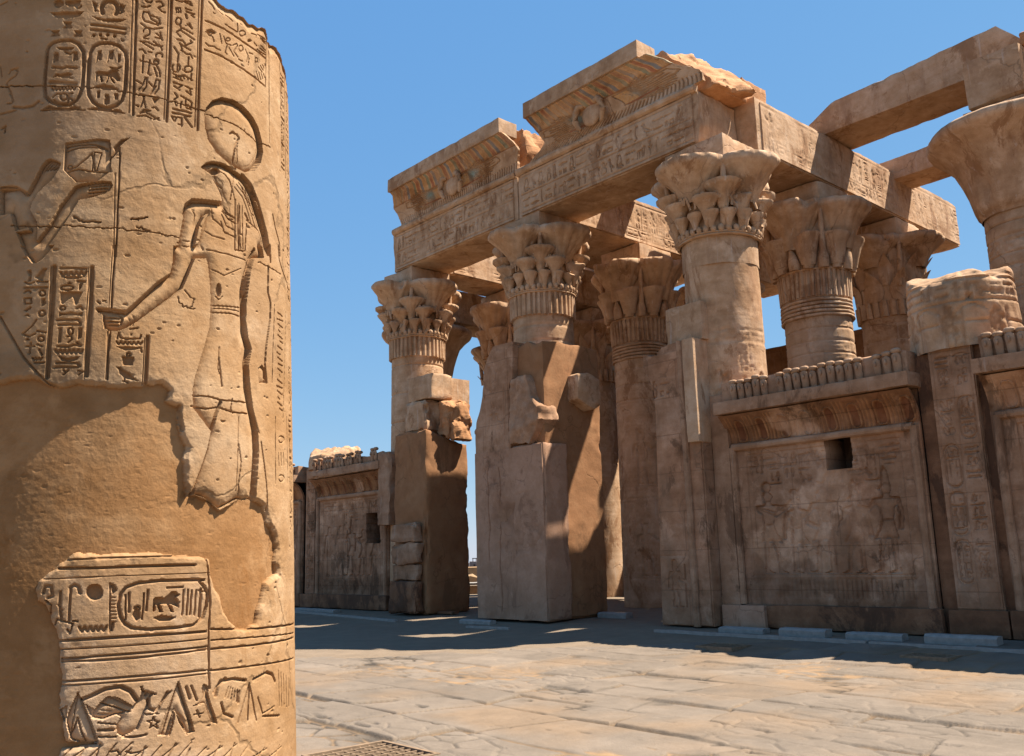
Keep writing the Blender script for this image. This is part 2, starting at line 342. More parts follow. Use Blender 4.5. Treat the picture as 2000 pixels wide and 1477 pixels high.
FG='''S,5.9,12,4 4178 10 3946 18 3598
S,2.4,5,-14 4174 -1 3604
S,5.9,12,172 4225 175 3920 173 3598
S,2.4,5,156 4220 159 3604
S,5.4,12,332 4285 328 3950 328 3597
S,2.4,5,314 4277 312 3607
S,2.9,6,826 4307 830 4107 832 3717
S,2.9,6,973 4295 984 4049 993 3787
S,2.9,6,799 4281 792 4012
S,4.4,9,354 4180 446 4182 605 4172 793 4175
S,4.4,9,353 4026 449 4028 592 4021 787 4015
F,0,8,356 4131 389 4150 418 4141 384 4126
S,2.7,7,356 4121 384 4124 409 4132
S,2.7,7,395 4110 404 4088
S,3.2,7,357 4061 374 4052 402 4061 443 4056
S,2.7,7,438 4144 451 4097
S,2.7,7,462 4139 478 4109 510 4112
S,2.7,7,503 4141 502 4137 500 4133 497 4130 493 4127 488 4125 484 4124 481 4125 479 4127 478 4130 479 4133 481 4137 484 4141 488 4143 492 4145 496 4146 500 4146 502 4144 503 4141
S,2.7,7,485 4101 473 4059 485 4053
S,2.7,7,497 4096 530 4062
S,2.7,7,523 4118 549 4140 556 4133 530 4089 557 4069
S,2.7,7,596 4135 595 4129 592 4123 588 4118 583 4113 578 4111 573 4111 569 4112 566 4116 565 4121 566 4127 568 4133 572 4138 577 4143 583 4145 588 4146 592 4144 595 4140 596 4135
S,2.7,7,613 4138 635 4111 621 4072
S,3.2,7,564 4061 592 4063
S,2.7,7,643 4133 675 4141
S,2.7,7,643 4104 636 4062
S,2.7,7,716 4128 715 4123 713 4118 710 4114 706 4110 702 4108 698 4108 695 4109 693 4112 692 4116 693 4121 695 4126 698 4131 702 4134 706 4136 710 4137 713 4135 715 4132 716 4128
S,3.2,7,722 4093 758 4080
S,3.2,7,741 4108 768 4096
S,3.2,7,762 4123 777 4112
S,3.2,7,784 4140 788 4128
S,3.2,7,704 4057 726 4018
S,3.2,7,726 4063 744 4032
S,3.2,7,749 4070 763 4047
S,3.2,7,772 4077 782 4062
S,2.9,7,368 4289 391 4278 403 4262
S,2.9,7,427 4272 457 4259
S,2.9,7,475 4267 521 4251
S,2.9,7,470 4211 508 4207 555 4208
S,2.9,7,554 4256 558 4215
S,3.2,7,612 4227 611 4221 607 4215 601 4209 594 4203 586 4200 579 4198 574 4199 570 4202 569 4206 570 4212 574 4218 579 4224 586 4230 594 4233 601 4235 607 4234 610 4232 612 4227
F,0,7,664 4212 663 4208 660 4204 655 4199 649 4195 643 4192 638 4191 633 4191 630 4192 629 4195 630 4199 633 4203 638 4208 643 4211 649 4214 655 4216 660 4216 663 4215 664 4212
S,2.9,7,658 4250 708 4267 699 4246
S,3.7,7,683 4210 708 4204
S,3.4,8,744 4225 788 4220
S,3.4,8,735 4205 788 4207
S,3.4,8,726 4185 788 4195
S,3.2,8,721 4280 788 4281
S,3.2,8,730 4271 788 4269
S,3.2,8,740 4262 788 4257
S,3.7,8,46 4183 70 4179 78 4192
S,3.7,8,30 4149 57 4153 70 4164
S,3.7,8,97 4192 120 4201 133 4182 108 4164 127 4149 142 4148
S,3.7,8,65 4127 40 4126 34 4099 47 4077 84 4076 112 4073
S,3.7,8,65 4122 78 4095 121 4081 113 4109 66 4117
S,3.7,8,29 4062 53 4048 94 4048 131 4064
S,3.7,8,43 4020 43 4028 46 4034 50 4040 56 4043 61 4044 67 4043 71 4039 74 4033 74 4026 73 4019 70 4012 65 4007 60 4004 54 4004
S,3.7,8,59 4004 46 3991 67 3989
S,3.7,8,104 4028 124 4016
S,3.7,8,101 4007 131 4008
S,3.7,8,123 4036 134 4001
S,3.7,8,32 3968 65 3973 98 3964 135 3969
S,3.7,8,43 3965 80 3949 94 3943
S,3.7,8,93 3982 121 3970
S,3.7,8,130 3962 136 3949
S,3.7,8,29 3925 45 3931 59 3914
S,3.7,8,72 3925 88 3926
S,3.7,8,109 3908 107 3911 107 3916 109 3920 112 3924 117 3928 123 3930 128 3931 133 3930 137 3928 139 3924 139 3920 137 3915
S,4.4,8,49 3899 50 3813
S,3.7,8,36 3872 63 3871
S,3.7,8,81 3885 75 3814 87 3809
S,3.7,8,73 3870 100 3867
S,3.7,8,122 3885 122 3880 120 3875 117 3872 113 3869 109 3868 106 3869 102 3871 100 3875 99 3879 100 3884 102 3889 105 3893 108 3895 112 3896 116 3895 119 3893 121 3890 122 3885
S,3.7,8,111 3867 129 3837 132 3813
S,3.7,8,103 3850 118 3810
S,3.7,8,24 3768 53 3755 65 3792 72 3793 71 3749 55 3721
S,3.7,8,35 3722 57 3761
S,3.7,8,82 3771 103 3752 115 3794 131 3793 126 3747 109 3719
S,3.7,8,91 3715 114 3759
S,3.7,8,43 3702 69 3702
S,3.7,8,58 3700 72 3645
S,3.7,8,50 3643 63 3689
F,0,8,98 3699 132 3700 113 3671
S,3.7,8,103 3649 116 3654 130 3641
S,3.7,8,30 3646 41 3643
S,3.7,8,49 3609 68 3634 95 3633 56 3615
S,3.7,8,37 3594 74 3604 101 3595
S,3.7,8,77 3619 109 3607 137 3594
S,3.7,8,112 3593 136 3606
S,3.7,8,194 4230 227 4233
S,3.7,8,232 4238 278 4231 267 4248 241 4244
S,2.9,8,196 4192 199 4167
S,2.9,8,206 4195 210 4170
S,2.9,8,217 4199 221 4174
S,3.7,8,243 4205 274 4204
S,3.7,8,248 4189 290 4189
S,5.4,8,246 4173 252 4154
S,3.7,8,274 4178 290 4173
S,3.7,8,224 4129 223 4120 219 4112 214 4107 208 4105 202 4107 198 4113 197 4121 198 4129 202 4137 208 4142 214 4143 220 4140 223 4135 224 4126 222 4118 218 4111
S,3.7,8,216 4111 227 4088 203 4065 223 4046
S,3.7,8,256 4124 282 4108 266 4133
S,3.7,8,231 4095 285 4083
S,3.7,8,227 4078 294 4055
S,3.7,8,207 4028 234 4029 254 4011 284 4036 274 4043
S,3.7,8,220 4009 275 3992
S,4.4,8,194 3981 217 3953 213 3911
S,3.7,8,228 3976 246 3972 256 3965 276 3972 289 3956
S,3.7,8,269 3954 268 3913
S,3.7,8,227 4002 235 3979
S,3.7,8,216 3901 221 3898 225 3892 226 3885 225 3877 222 3869 217 3863 211 3858 205 3856 198 3857 193 3860 190 3866 188 3873 189 3881 192 3889
S,3.7,8,214 3901 215 3856
S,3.7,8,288 3897 287 3891 284 3885 279 3880 272 3876 265 3874 259 3874 253 3875 250 3879 249 3884 250 3890 253 3896 258 3901 264 3905 271 3908 278 3908 283 3906 287 3902 288 3897
S,3.7,8,286 3874 285 3838
S,3.7,8,259 3870 241 3879
S,3.7,8,194 3845 221 3838 250 3852 290 3840
S,3.7,8,197 3826 241 3824
S,2.7,8,204 3843 211 3830
S,2.7,8,223 3845 231 3832
S,2.7,8,242 3847 250 3834
S,2.7,8,262 3849 270 3836
S,3.7,8,196 3801 242 3799 223 3779
S,3.7,8,201 3782 228 3770
S,3.7,8,256 3799 291 3795
S,3.7,8,262 3775 287 3763 282 3787
S,3.7,8,205 3749 220 3733 204 3714 216 3688
S,3.7,8,236 3743 263 3736 260 3700
S,3.7,8,240 3714 236 3683
S,3.7,8,273 3734 293 3725 289 3699 269 3708
S,3.7,8,265 3692 290 3689
S,4.9,8,201 3668 290 3672
S,4.9,8,199 3648 286 3653
S,3.7,8,195 3628 221 3630 210 3605 195 3628
S,3.7,8,228 3632 245 3634
S,3.7,8,245 3634 246 3593
S,4.4,8,257 3642 297 3602
S,3.7,8,229 3598 243 3599
S,7.8,16,-392 3882 -385 3905 -363 3922 -325 3931 -282 3932 -248 3916 -222 3881 -216 3823 -213 3751 -215 3698 -224 3662 -239 3634 -265 3613 -314 3612 -353 3628 -379 3654 -388 3703 -391 3775 -392 3842 -392 3882
S,7.8,16,-191 3875 -177 3908 -149 3927 -105 3935 -63 3927 -33 3901 -25 3865 -24 3779 -25 3711 -36 3660 -58 3630 -93 3614 -133 3616 -162 3635 -183 3669 -190 3713 -192 3798 -191 3875
F,0,10,-388 3591 -360 3610 -326 3599 -268 3598 -241 3610 -209 3593
S,2.4,9,-394 3585 -195 3591
F,0,10,-188 3596 -153 3610 -73 3608 -49 3614 -15 3596 -92 3594
S,1.7,9,-133 3607 -133 3594
S,1.7,9,-124 3608 -124 3595
S,1.7,9,-115 3609 -115 3596
S,1.7,9,-107 3610 -107 3597
S,1.7,9,-98 3611 -98 3598
S,1.7,9,-89 3613 -89 3599
S,1.7,9,-81 3614 -81 3600
S,1.7,9,-72 3615 -72 3602
F,0,10,-397 4074 -235 4082 -254 4055 -313 4041 -361 4046
F,0,10,-198 4062 -141 4054 -34 4069 -66 4047 -119 4038 -170 4046
F,0,10,-329 4027 -284 4028 -291 4012 -281 3993 -328 3992 -316 4009
F,0,10,-386 3982 -340 3984 -347 3968 -335 3952 -383 3952 -373 3968
F,0,10,-274 3983 -234 3985 -239 3971 -232 3953 -275 3951 -264 3967
S,6.4,9,-195 4018 -40 4018
S,6.4,9,-195 3993 -42 3993
F,0,10,-172 3965 -173 3962 -174 3959 -176 3957 -179 3956 -181 3955 -184 3956 -186 3958 -188 3960 -189 3964 -189 3967 -187 3970 -185 3972 -183 3973 -180 3973 -177 3973 -175 3971 -173 3968 -172 3965
F,0,10,-142 3971 -142 3968 -143 3965 -145 3963 -148 3961 -151 3961 -154 3962 -156 3963 -158 3966 -158 3969 -158 3972 -157 3975 -155 3977 -152 3979 -149 3979 -146 3978 -144 3977 -143 3974 -142 3971
F,0,10,-109 3975 -110 3972 -111 3969 -113 3967 -115 3965 -118 3965 -121 3966 -123 3967 -125 3970 -126 3973 -125 3976 -124 3979 -122 3981 -119 3983 -117 3983 -114 3983 -112 3981 -110 3978 -109 3975
F,0,10,-78 3974 -79 3971 -80 3968 -82 3966 -85 3964 -87 3964 -90 3964 -92 3966 -94 3968 -95 3972 -94 3975 -93 3978 -91 3980 -88 3982 -86 3982 -83 3981 -81 3980 -79 3977 -78 3974
F,0,10,-59 3967 -38 3955 -52 3950
S,3.9,9,-147 3954 -122 3951
F,0,10,-196 3954 -173 3972 -172 3963
F,0,10,-334 4120 -335 4112 -339 4106 -345 4102 -352 4099 -361 4099 -369 4102 -376 4107 -381 4113 -383 4120 -382 4127 -379 4133 -372 4138 -365 4140 -356 4140 -348 4138 -341 4133 -336 4127 -334 4120
F,0,10,-329 4134 -252 4141 -258 4113 -270 4103 -309 4106 -327 4115
S,3.9,9,-250 4113 -250 4108 -252 4104 -255 4101 -259 4099 -264 4099 -268 4100 -272 4103 -274 4107 -275 4112 -275 4117
F,0,10,-201 4140 -175 4129 -177 4096 -156 4089 -185 4086
S,9.8,16,-148 4084 -153 4095 -155 4107 -153 4119 -147 4131 -139 4140 -128 4146 -117 4148 -105 4147 -95 4142 -87 4134 -82 4123 -80 4111 -82 4099 -88 4088
F,0,10,-72 4144 -46 4139 -53 4110 -64 4089 -70 4116
S,3.9,9,-90 4103 -69 4093 -53 4105
F,0,10,-354 3873 -337 3872 -333 3827 -352 3827
S,2.4,9,-354 3823 -355 3864
F,0,10,-267 3874 -249 3879 -243 3835 -266 3829
F,0,10,-350 3897 -263 3899 -274 3885 -299 3880 -333 3884
S,3.9,9,-307 3875 -281 3862 -265 3874
S,6.4,9,-358 3798 -309 3792 -293 3799 -249 3796
F,0,10,-355 3743 -340 3765 -315 3763 -282 3774 -261 3762 -276 3752 -251 3742 -305 3745 -331 3751
S,8.3,9,-364 3723 -245 3718
S,3.9,9,-353 3695 -344 3683 -337 3696 -328 3683 -321 3696 -312 3684 -306 3697 -297 3684 -290 3697 -281 3685 -274 3698 -266 3686 -259 3699 -250 3687 -244 3700
S,3.9,9,-277 3653 -277 3647 -280 3642 -284 3639 -289 3637 -295 3636 -300 3638 -305 3642 -308 3646 -310 3652 -309 3657 -307 3662 -302 3666 -297 3668 -291 3668 -286 3666 -281 3663 -278 3658 -277 3653
S,3.9,9,-343 3649 -323 3667 -306 3663
S,3.9,9,-337 3636 -319 3621 -278 3619 -268 3642
F,0,10,-274 3668 -258 3677 -247 3667
S,3.9,9,-273 3653 -255 3638
F,0,10,-157 3887 -139 3896 -138 3844 -152 3844
F,0,10,-106 3893 -87 3903 -86 3855 -102 3855
F,0,10,-67 3890 -51 3888 -54 3842 -67 3845
S,2.4,9,-159 3832 -156 3873
S,2.4,9,-109 3838 -105 3880
F,0,12,-160 3783 -144 3791 -104 3789 -89 3805 -77 3807 -52 3806 -64 3795 -50 3770 -47 3753 -61 3750 -78 3766 -91 3769 -69 3740 -76 3735 -99 3768 -105 3737 -109 3735 -107 3769 -131 3768 -123 3737 -133 3736 -141 3765 -149 3761 -151 3734 -155 3738
S,3.9,9,-95 3813 -65 3811 -49 3822
F,0,10,-160 3713 -120 3727 -84 3725 -47 3710 -99 3700 -135 3703
F,0,10,-148 3690 -134 3694 -132 3656 -146 3657
F,0,10,-72 3688 -54 3693 -52 3660 -68 3660
F,0,10,-92 3672 -92 3668 -94 3665 -97 3662 -100 3661 -104 3660 -108 3661 -111 3663 -113 3666 -114 3669 -113 3673 -112 3676 -109 3679 -105 3681 -101 3681 -98 3681 -95 3679 -92 3676 -92 3672
F,0,10,-115 3651 -108 3663 -90 3666 -89 3635 -102 3626 -114 3632
S,3.7,6,-580 3782 -572 3799 -550 3803 -534 3790 -539 3768 -576 3750 -589 3734
S,3.7,6,-589 3734 -558 3686 -538 3639
S,3.7,6,-563 3682 -545 3657 -547 3631 -571 3634
S,6.1,8,-535 3612 -482 3603 -433 3608 -409 3629
S,4.9,6,-606 3586 -542 3591 -519 3597
S,4.9,8,-586 3513 -567 3524 -568 3494
S,3.7,5,-686 4150 -641 4159
S,3.7,5,-639 3827 -621 3775
B0,29.4,30,361 3688 372 3727 403 3774 458 3811 530 3827 602 3822 669 3796 720 3756 752 3698 765 3637 743 3572 691 3511 624 3477 569 3476 496 3487 433 3515 388 3563 368 3618
S,2.9,6,383 3570 443 3518 518 3489 599 3495 670 3535 713 3598 728 3670
S,5.4,9,521 3644 538 3660 567 3657 583 3645 556 3593 545 3535 549 3469
S,2.4,5,579 3639 568 3580 575 3482
B1,24.5,26,354 3414 372 3439 400 3456 439 3466 486 3470 535 3461 587 3450 631 3429 678 3391 713 3330 751 3270 791 3210 835 3108 808 3100 639 3216 627 3168 625 3070 559 3057 559 3316 521 3260 474 3267 468 3305 447 3343 422 3370 411 3398 392 3405
S,8.8,24,599 3454 664 3423 720 3351 759 3282 800 3213 835 3108
F,0,14,461 3431 460 3424 456 3416 449 3410 440 3405 431 3402 423 3402 416 3404 412 3409 410 3415 411 3422 416 3429 422 3435 431 3440 439 3443 448 3443 455 3441 460 3437 461 3431
S,3.2,9,354 3415 392 3403 412 3393 423 3366 449 3335 468 3301 476 3271
S,3.7,12,354 3415 377 3440 410 3459 465 3470 529 3462
S,2.7,8,359 3411 387 3417 408 3432
S,2.7,8,455 3429 487 3426 519 3400 536 3362 526 3305
S,2.7,8,431 3401 448 3369 477 3347
S,3.2,8,559 3316 559 3061 627 3071 639 3216
S,2.4,7,583 3305 585 3068
S,2.4,7,489 3259 511 3230 555 3221
S,2.4,7,479 3234 506 3207 555 3195
S,2.4,5,412 3393 460 3453
S,2.4,4,552 3438 536 3370 554 3314
S,2.4,7,595 3408 631 3339
S,2.4,7,615 3398 647 3328
S,2.4,7,635 3389 663 3317
S,2.4,7,656 3380 679 3306
S,2.4,7,678 3371 696 3295
S,2.4,7,700 3362 713 3285
B1,29.4,24,474 3265 391 3253 319 3238 281 3208 270 3159 256 3056 243 2957 318 2972 348 3127 370 3174
B1,29.4,24,474 3265 406 3218 366 3131 350 3051 327 2963 379 2974 628 3036 774 3078 735 3192 632 3263 559 3316
S,6.9,20,474 3270 372 3252 310 3241 281 3212 269 3168
S,2.9,6,249 3045 295 3039 346 3055
S,2.9,6,243 3021 291 3012 342 3031
S,3.4,7,406 3218 389 3137 359 3053 378 3016
S,2.9,5,348 3127 423 3094 492 3095
S,2.9,6,484 3275 500 3227 555 3217
S,2.4,4,481 3135 556 3121
S,2.9,5,639 3234 735 3210 783 3144
S,4.9,10,626 3265 651 3238
B1,24.5,22,228 3003 227 2927 217 2862 166 2816 107 2746 64 2697 35 2668 -20 2672 -86 2675 -78 2660 -59 2654 -57 2623 -50 2598 -34 2587 3 2585 39 2602 82 2634 155 2699 225 2762 273 2808 301 2880 333 2973 350 3028
S,6.4,18,217 2862 166 2820 107 2751 64 2701 35 2671 -24 2676 -82 2675
S,2.9,10,-51 2643 11 2642
S,2.9,10,-50 2627 10 2627
S,2.9,10,-49 2611 9 2613
S,2.9,10,-49 2595 9 2599
S,4.9,12,2 2667 22 2644 16 2620
S,3.4,12,-32 3429 -28 3371 -24 3141 -21 2919
S,2,5,-45 3303 -30 2918
S,3.4,12,-25 2966 -27 2802 -26 2681
S,2,5,-36 2965 -36 2688
S,3.9,12,-25 2581 -28 2482 -25 2373
S,2,5,-35 2580 -32 2373
F,0,12,14 3485 -27 3469 -59 3426 -54 3410 -77 3363 -59 3376 -35 3412 -33 3433 -11 3462
B1,29.4,20,373 3025 399 2952 410 2885 416 2817 418 2758 622 2787 619 2871 634 2938 666 3019 701 3103
B1,34.3,18,418 2758 415 2655 394 2576 369 2489 345 2404 338 2346 474 2379 650 2395 643 2515 659 2596 626 2669 622 2787
S,2.9,7,418 2758 519 2773 622 2787
S,2.9,7,418 2725 541 2743 620 2742
F,0,10,479 2843 478 2831 476 2820 472 2812 468 2807 464 2806 459 2809 456 2816 453 2826 452 2838 453 2850 455 2861 458 2869 462 2874 467 2875 471 2872 475 2865 478 2855 479 2843
S,2.9,5,393 3021 526 3027 673 3030
S,3.4,6,471 2521 482 2455 489 2389
S,8.3,28,701 3103 653 2979 625 2828 620 2720 639 2636 662 2592 642 2514 653 2412 674 2312 710 2214 720 2113 704 1977 696 1844
S,6.9,22,835 3162 840 3078
S,6.9,22,815 3043 807 2910 832 2860 828 2785 791 2631 781 2539 797 2453
S,4.9,16,934 3194 951 3122 1018 3065 1124 3017
S,5.4,14,866 3337 897 3273 948 3215 963 3148
B2,14.7,12,724 2511 754 2534 786 2513 785 2451 731 2438
S,7.3,22,485 2318 457 2253 438 2170 423 2096 390 1999 354 1912 340 1887
S,3.9,10,746 2158 768 2066 791 1957 806 1840
S,2.9,6,690 2289 731 2199
S,2.9,6,593 2135 611 2053 595 1946 612 1890
S,7.3,16,282 2277 287 2222 299 2175
S,3.4,10,331 2281 410 2277 471 2291 558 2277 657 2284
S,3.4,10,338 2330 418 2335 485 2326 547 2329 663 2336
S,2.9,8,552 2339 542 2291 558 2272
B1,34.3,14,337 2362 650 2403 710 2214 720 2113 696 1860 607 1885 493 1838 410 1886 362 1900 390 1999 438 2170 344 2274
S,2.2,6,479 3252 509 3202 564 3192
S,2.2,6,473 3215 501 3165 563 3156
S,2.2,6,468 3179 492 3129 563 3125
S,2,5,572 3289 576 3179 580 3070
S,2,5,589 3294 592 3184 596 3074
S,2,5,606 3299 609 3189 613 3079
S,2,5,583 3414 643 3371 689 3298 728 3226
S,2,5,567 3396 625 3358 670 3285 704 3218
S,2,5,551 3378 608 3344 651 3273 680 3211
S,2,4,472 2571 467 2470 494 2390
S,2,4,592 2260 588 2093 582 1921
S,2.4,7,36 2665 66 2615
S,2.4,7,51 2681 82 2631
S,2.4,5,428 2933 495 2917 602 2979
S,2.2,5,420 2745 519 2759 623 2767
S,2.4,6,451 2807 468 2793 486 2814
S,2.2,5,302 3217 329 3173 323 3087
S,2.2,6,415 3246 426 3180 481 3152
S,3.4,8,876 2862 859 2645 851 2462
S,3.4,8,1046 2869 1010 2547 984 2303
S,2.9,7,884 2297 876 1971
S,2.9,7,1049 2321 1046 1984
S,3.2,7,915 2835 988 2830
S,2.7,7,903 2799 993 2807
S,3.2,7,914 2776 986 2770
S,2.7,7,920 2745 952 2739
S,3.2,7,913 2718 985 2711
S,2.7,7,939 2692 990 2689
S,3.2,7,912 2660 983 2653
S,2.7,7,900 2626 950 2622
S,3.2,7,911 2603 981 2594
S,2.7,7,917 2572 986 2572
S,3.2,7,910 2546 980 2536
S,2.7,7,935 2519 947 2507
S,3.2,7,909 2489 978 2479
S,2.7,7,897 2455 983 2456
S,3.2,7,908 2432 976 2421
S,2.7,7,914 2402 944 2393
S,3.2,7,907 2376 975 2364
S,2.7,7,931 2348 980 2342
S,2.9,7,999 2200 996 2194 987 2188 975 2183 962 2180 947 2178 935 2178 925 2181 919 2185 917 2190 919 2196 925 2202 935 2206 948 2210 962 2212 976 2211 988 2209 996 2205 999 2200
S,2.9,7,993 2007 990 2001 982 1995 970 1991 957 1988 943 1987 931 1988 921 1991 915 1995 913 2000 915 2006 922 2011 931 2015 944 2018 958 2019 971 2019 982 2016 990 2012 993 2007
S,2.9,7,913 2123 919 2062
S,2.9,7,946 2127 952 2065
S,2.9,7,982 2131 989 2069
B3,19.6,14,-268 3430 -199 3444 -132 3459 -76 3459 -69 3416 -63 3313 -119 3258 -207 3246 -268 3302
S,3.9,8,-265 3413 -198 3429 -145 3433 -84 3416
S,2.9,7,-260 3394 -190 3417 -129 3418 -84 3412
S,2.9,7,-139 3396 -145 3305 -126 3302 -109 3395 -139 3396
S,2.9,7,-246 3313 -213 3321 -171 3364 -150 3391
S,2.4,6,-232 3320 -233 3316 -234 3313 -237 3311 -240 3310 -244 3310 -248 3311 -251 3313 -253 3316 -253 3319 -253 3322 -251 3325 -249 3328 -245 3329 -242 3329 -238 3328 -235 3326 -233 3323 -232 3320
S,3.2,8,-249 3299 -205 3309 -137 3301 -63 3309
S,3.7,9,-150 3383 -131 3306
B4,24.5,20,-426 3190 -396 3254 -370 3318 -349 3347 -330 3355 -306 3346 -281 3335 -289 3306 -318 3253 -346 3224 -375 3193 -395 3153 -403 3117 -366 3060 -357 2997 -361 2966 -374 2974 -399 3038 -458 3024 -492 3106 -544 3102 -559 3223 -471 3221
S,2.7,9,-357 3298 -331 3342
S,2.7,9,-343 3301 -318 3337
S,2.7,9,-329 3304 -305 3333
S,2.7,9,-315 3307 -292 3328
B4,24.5,20,-214 3227 -185 3241 -145 3251 -90 3263 -60 3261 -52 3244 -62 3219 -94 3199 -144 3178 -191 3167 -213 3118 -245 3053 -290 2973 -337 2905 -398 2906 -453 3016 -394 3022 -358 2970 -311 3044 -273 3132
S,2.7,10,-155 3233 -71 3249
S,2.7,10,-154 3218 -74 3234
S,2.7,10,-153 3204 -78 3220
S,2.7,10,-152 3189 -81 3206
B4,24.5,20,-427 2954 -393 2904 -365 2873 -347 2874 -321 2895 -280 2952
S,4.9,12,-560 3231 -480 3227 -427 3198
S,4.4,10,-489 2641 -431 2556 -367 2461 -309 2399 -261 2353 -210 2330
S,8.8,16,-271 2857 -267 2732 -267 2605 -265 2479 -263 2376
S,2.4,6,-285 2857 -265 2380
S,8.3,16,-115 2860 -110 2694 -111 2524 -108 2386
S,2.4,6,-128 2859 -118 2373
S,5.4,9,-244 2851 -138 2853
S,4.9,9,-243 2833 -231 2814 -222 2834 -210 2816 -200 2836 -188 2817 -179 2837 -167 2819 -158 2839 -146 2821 -137 2841
F,0,9,-243 2812 -191 2818 -140 2816 -175 2804 -210 2802
F,0,9,-217 2781 -204 2792 -187 2782
S,3.7,9,-186 2765 -187 2762 -191 2758 -198 2756 -206 2754 -215 2754 -224 2755 -231 2757 -236 2760 -237 2764 -236 2767 -232 2771 -225 2773 -217 2774 -208 2775 -199 2774 -192 2772 -188 2769 -186 2765
F,0,9,-156 2796 -142 2794 -147 2785 -157 2757 -165 2756 -163 2782
S,5.4,9,-170 2795 -142 2794
F,0,9,-238 2746 -147 2749 -150 2736 -160 2714 -163 2692 -175 2692 -185 2726 -226 2690 -233 2699
S,3.7,9,-229 2737 -182 2739 -158 2731
S,3.7,9,-212 2676 -212 2673 -214 2670 -217 2668 -220 2667 -224 2667 -228 2668 -231 2670 -233 2672 -234 2675 -233 2678 -232 2681 -229 2683 -225 2684 -222 2684 -218 2683 -215 2681 -213 2678 -212 2676
S,5.4,9,-166 2675 -151 2684 -142 2671
F,0,9,-235 2656 -215 2652 -188 2661 -160 2654 -141 2661 -142 2639 -164 2645 -191 2642 -219 2644 -234 2637
S,4.9,9,-241 2622 -158 2626 -146 2612
S,4.9,9,-235 2602 -145 2604
F,0,9,-234 2590 -220 2591 -220 2525 -233 2521
F,0,9,-154 2590 -137 2593 -136 2548 -153 2539
S,3.7,9,-174 2575 -174 2570 -176 2565 -178 2562 -181 2560 -185 2560 -188 2562 -191 2565 -193 2569 -194 2574 -194 2579 -193 2584 -190 2587 -187 2589 -183 2589 -180 2587 -177 2584 -175 2580 -174 2575
S,3.7,9,-196 2551 -181 2555 -176 2539 -190 2526
S,4.9,9,-232 2508 -189 2507 -166 2516 -139 2513
S,3.7,9,-156 2527 -139 2515
S,5.4,9,-239 2493 -228 2478 -220 2493 -210 2478 -202 2493 -192 2478 -184 2494 -174 2479 -166 2494 -156 2479 -148 2495 -138 2480 -130 2495
F,0,9,-229 2471 -209 2463 -186 2459 -140 2468 -150 2449 -184 2442 -212 2448
S,5.4,9,-230 2438 -146 2437 -137 2425
S,4.9,9,-233 2419 -145 2420
S,3.7,9,-201 2407 -189 2397 -200 2388
S,3.7,9,-182 2407 -189 2397
S,3.7,9,-144 2406 -124 2402 -139 2389
F,0,9,-389 2841 -370 2845 -364 2823 -365 2793 -382 2791 -376 2815
S,3.7,9,-393 2790 -372 2780 -352 2789
F,0,9,-350 2810 -320 2849 -299 2851 -310 2827 -315 2793 -332 2799
S,3.7,9,-340 2792 -294 2789
S,5.4,9,-390 2764 -296 2764
S,3.7,9,-388 2743 -387 2746 -385 2749 -381 2751 -376 2751 -371 2751 -367 2749 -364 2746 -363 2742
S,3.7,9,-320 2751 -314 2753 -309 2752 -304 2748 -301 2743 -300 2737 -302 2732 -307 2728 -312 2727 -318 2729 -322 2733 -325 2739 -325 2745
S,3.7,9,-388 2717 -358 2718 -356 2694 -383 2695 -388 2717
F,0,9,-315 2715 -297 2719 -294 2690 -310 2681
F,0,9,-385 2665 -359 2684 -350 2675 -374 2659
S,3.7,9,-314 2662 -309 2664 -303 2663 -298 2660 -295 2654 -295 2648 -297 2643 -301 2640 -307 2639 -312 2640 -317 2644 -319 2650 -319 2656
F,0,9,-382 2640 -369 2652 -355 2637
S,3.7,9,-329 2622 -343 2597 -374 2568 -382 2564
S,3.7,9,-321 2575 -284 2567
S,3.7,9,-377 2560 -351 2551 -328 2563
S,3.7,9,-290 2542 -290 2538 -292 2534 -295 2532 -299 2530 -303 2530 -307 2532 -310 2534 -313 2538 -314 2542 -314 2546 -312 2549 -309 2552 -305 2553 -301 2553 -297 2552 -293 2549 -291 2546 -290 2542
F,0,9,-372 2534 -359 2547 -344 2534
S,3.7,9,-362 2509 -325 2509
S,3.7,9,-343 2525 -344 2476
S,3.7,9,-316 2517 -295 2508
S,3.7,9,-306 2496 -292 2471
S,3.7,9,-331 2460 -323 2449 -317 2459 -310 2449 -304 2459 -297 2449 -291 2459
S,3.7,9,-321 2438 -281 2438
S,3.7,9,4 2552 10 2578 17 2557 41 2552 97 2559 102 2575
S,3.7,9,2 2539 12 2526 20 2540 30 2527 38 2541 47 2528 55 2542 65 2529 73 2543 83 2530 91 2545 101 2532 109 2546
F,0,9,0 2517 102 2523 111 2518 75 2506 40 2501
S,3.7,9,103 2517 107 2500
F,0,9,27 2475 78 2478 74 2438 33 2435
S,3.7,9,62 2486 62 2483 60 2481 58 2480 56 2479 53 2478 51 2479 48 2480 47 2482 46 2485 47 2487 48 2489 50 2491 53 2492 55 2492 58 2491 60 2490 62 2488 62 2486
F,0,9,4 2427 22 2430 36 2416 60 2407 76 2391 105 2370 69 2376 42 2381 21 2400 16 2419
S,3.7,9,42 2381 44 2368
S,3.7,9,38 2368 58 2365
S,7.3,14,129 2571 130 2498 130 2357
S,2,5,117 2561 117 2360
F,0,9,64 2574 64 2571 63 2569 63 2568 62 2567 60 2567 59 2567 58 2569 58 2571 57 2573 58 2576 58 2578 59 2579 60 2580 61 2580 62 2580 63 2578 64 2576 64 2574
S,3.7,9,-84 2709 -73 2701
S,3.7,9,-62 2713 -52 2715
S,3.7,9,55 2597 86 2604
S,5.4,14,-162 1599 1 1597 120 1599 370 1598
S,3.9,8,-143 1632 107 1637 343 1635
S,2.4,6,-217 1559 56 1564 439 1563
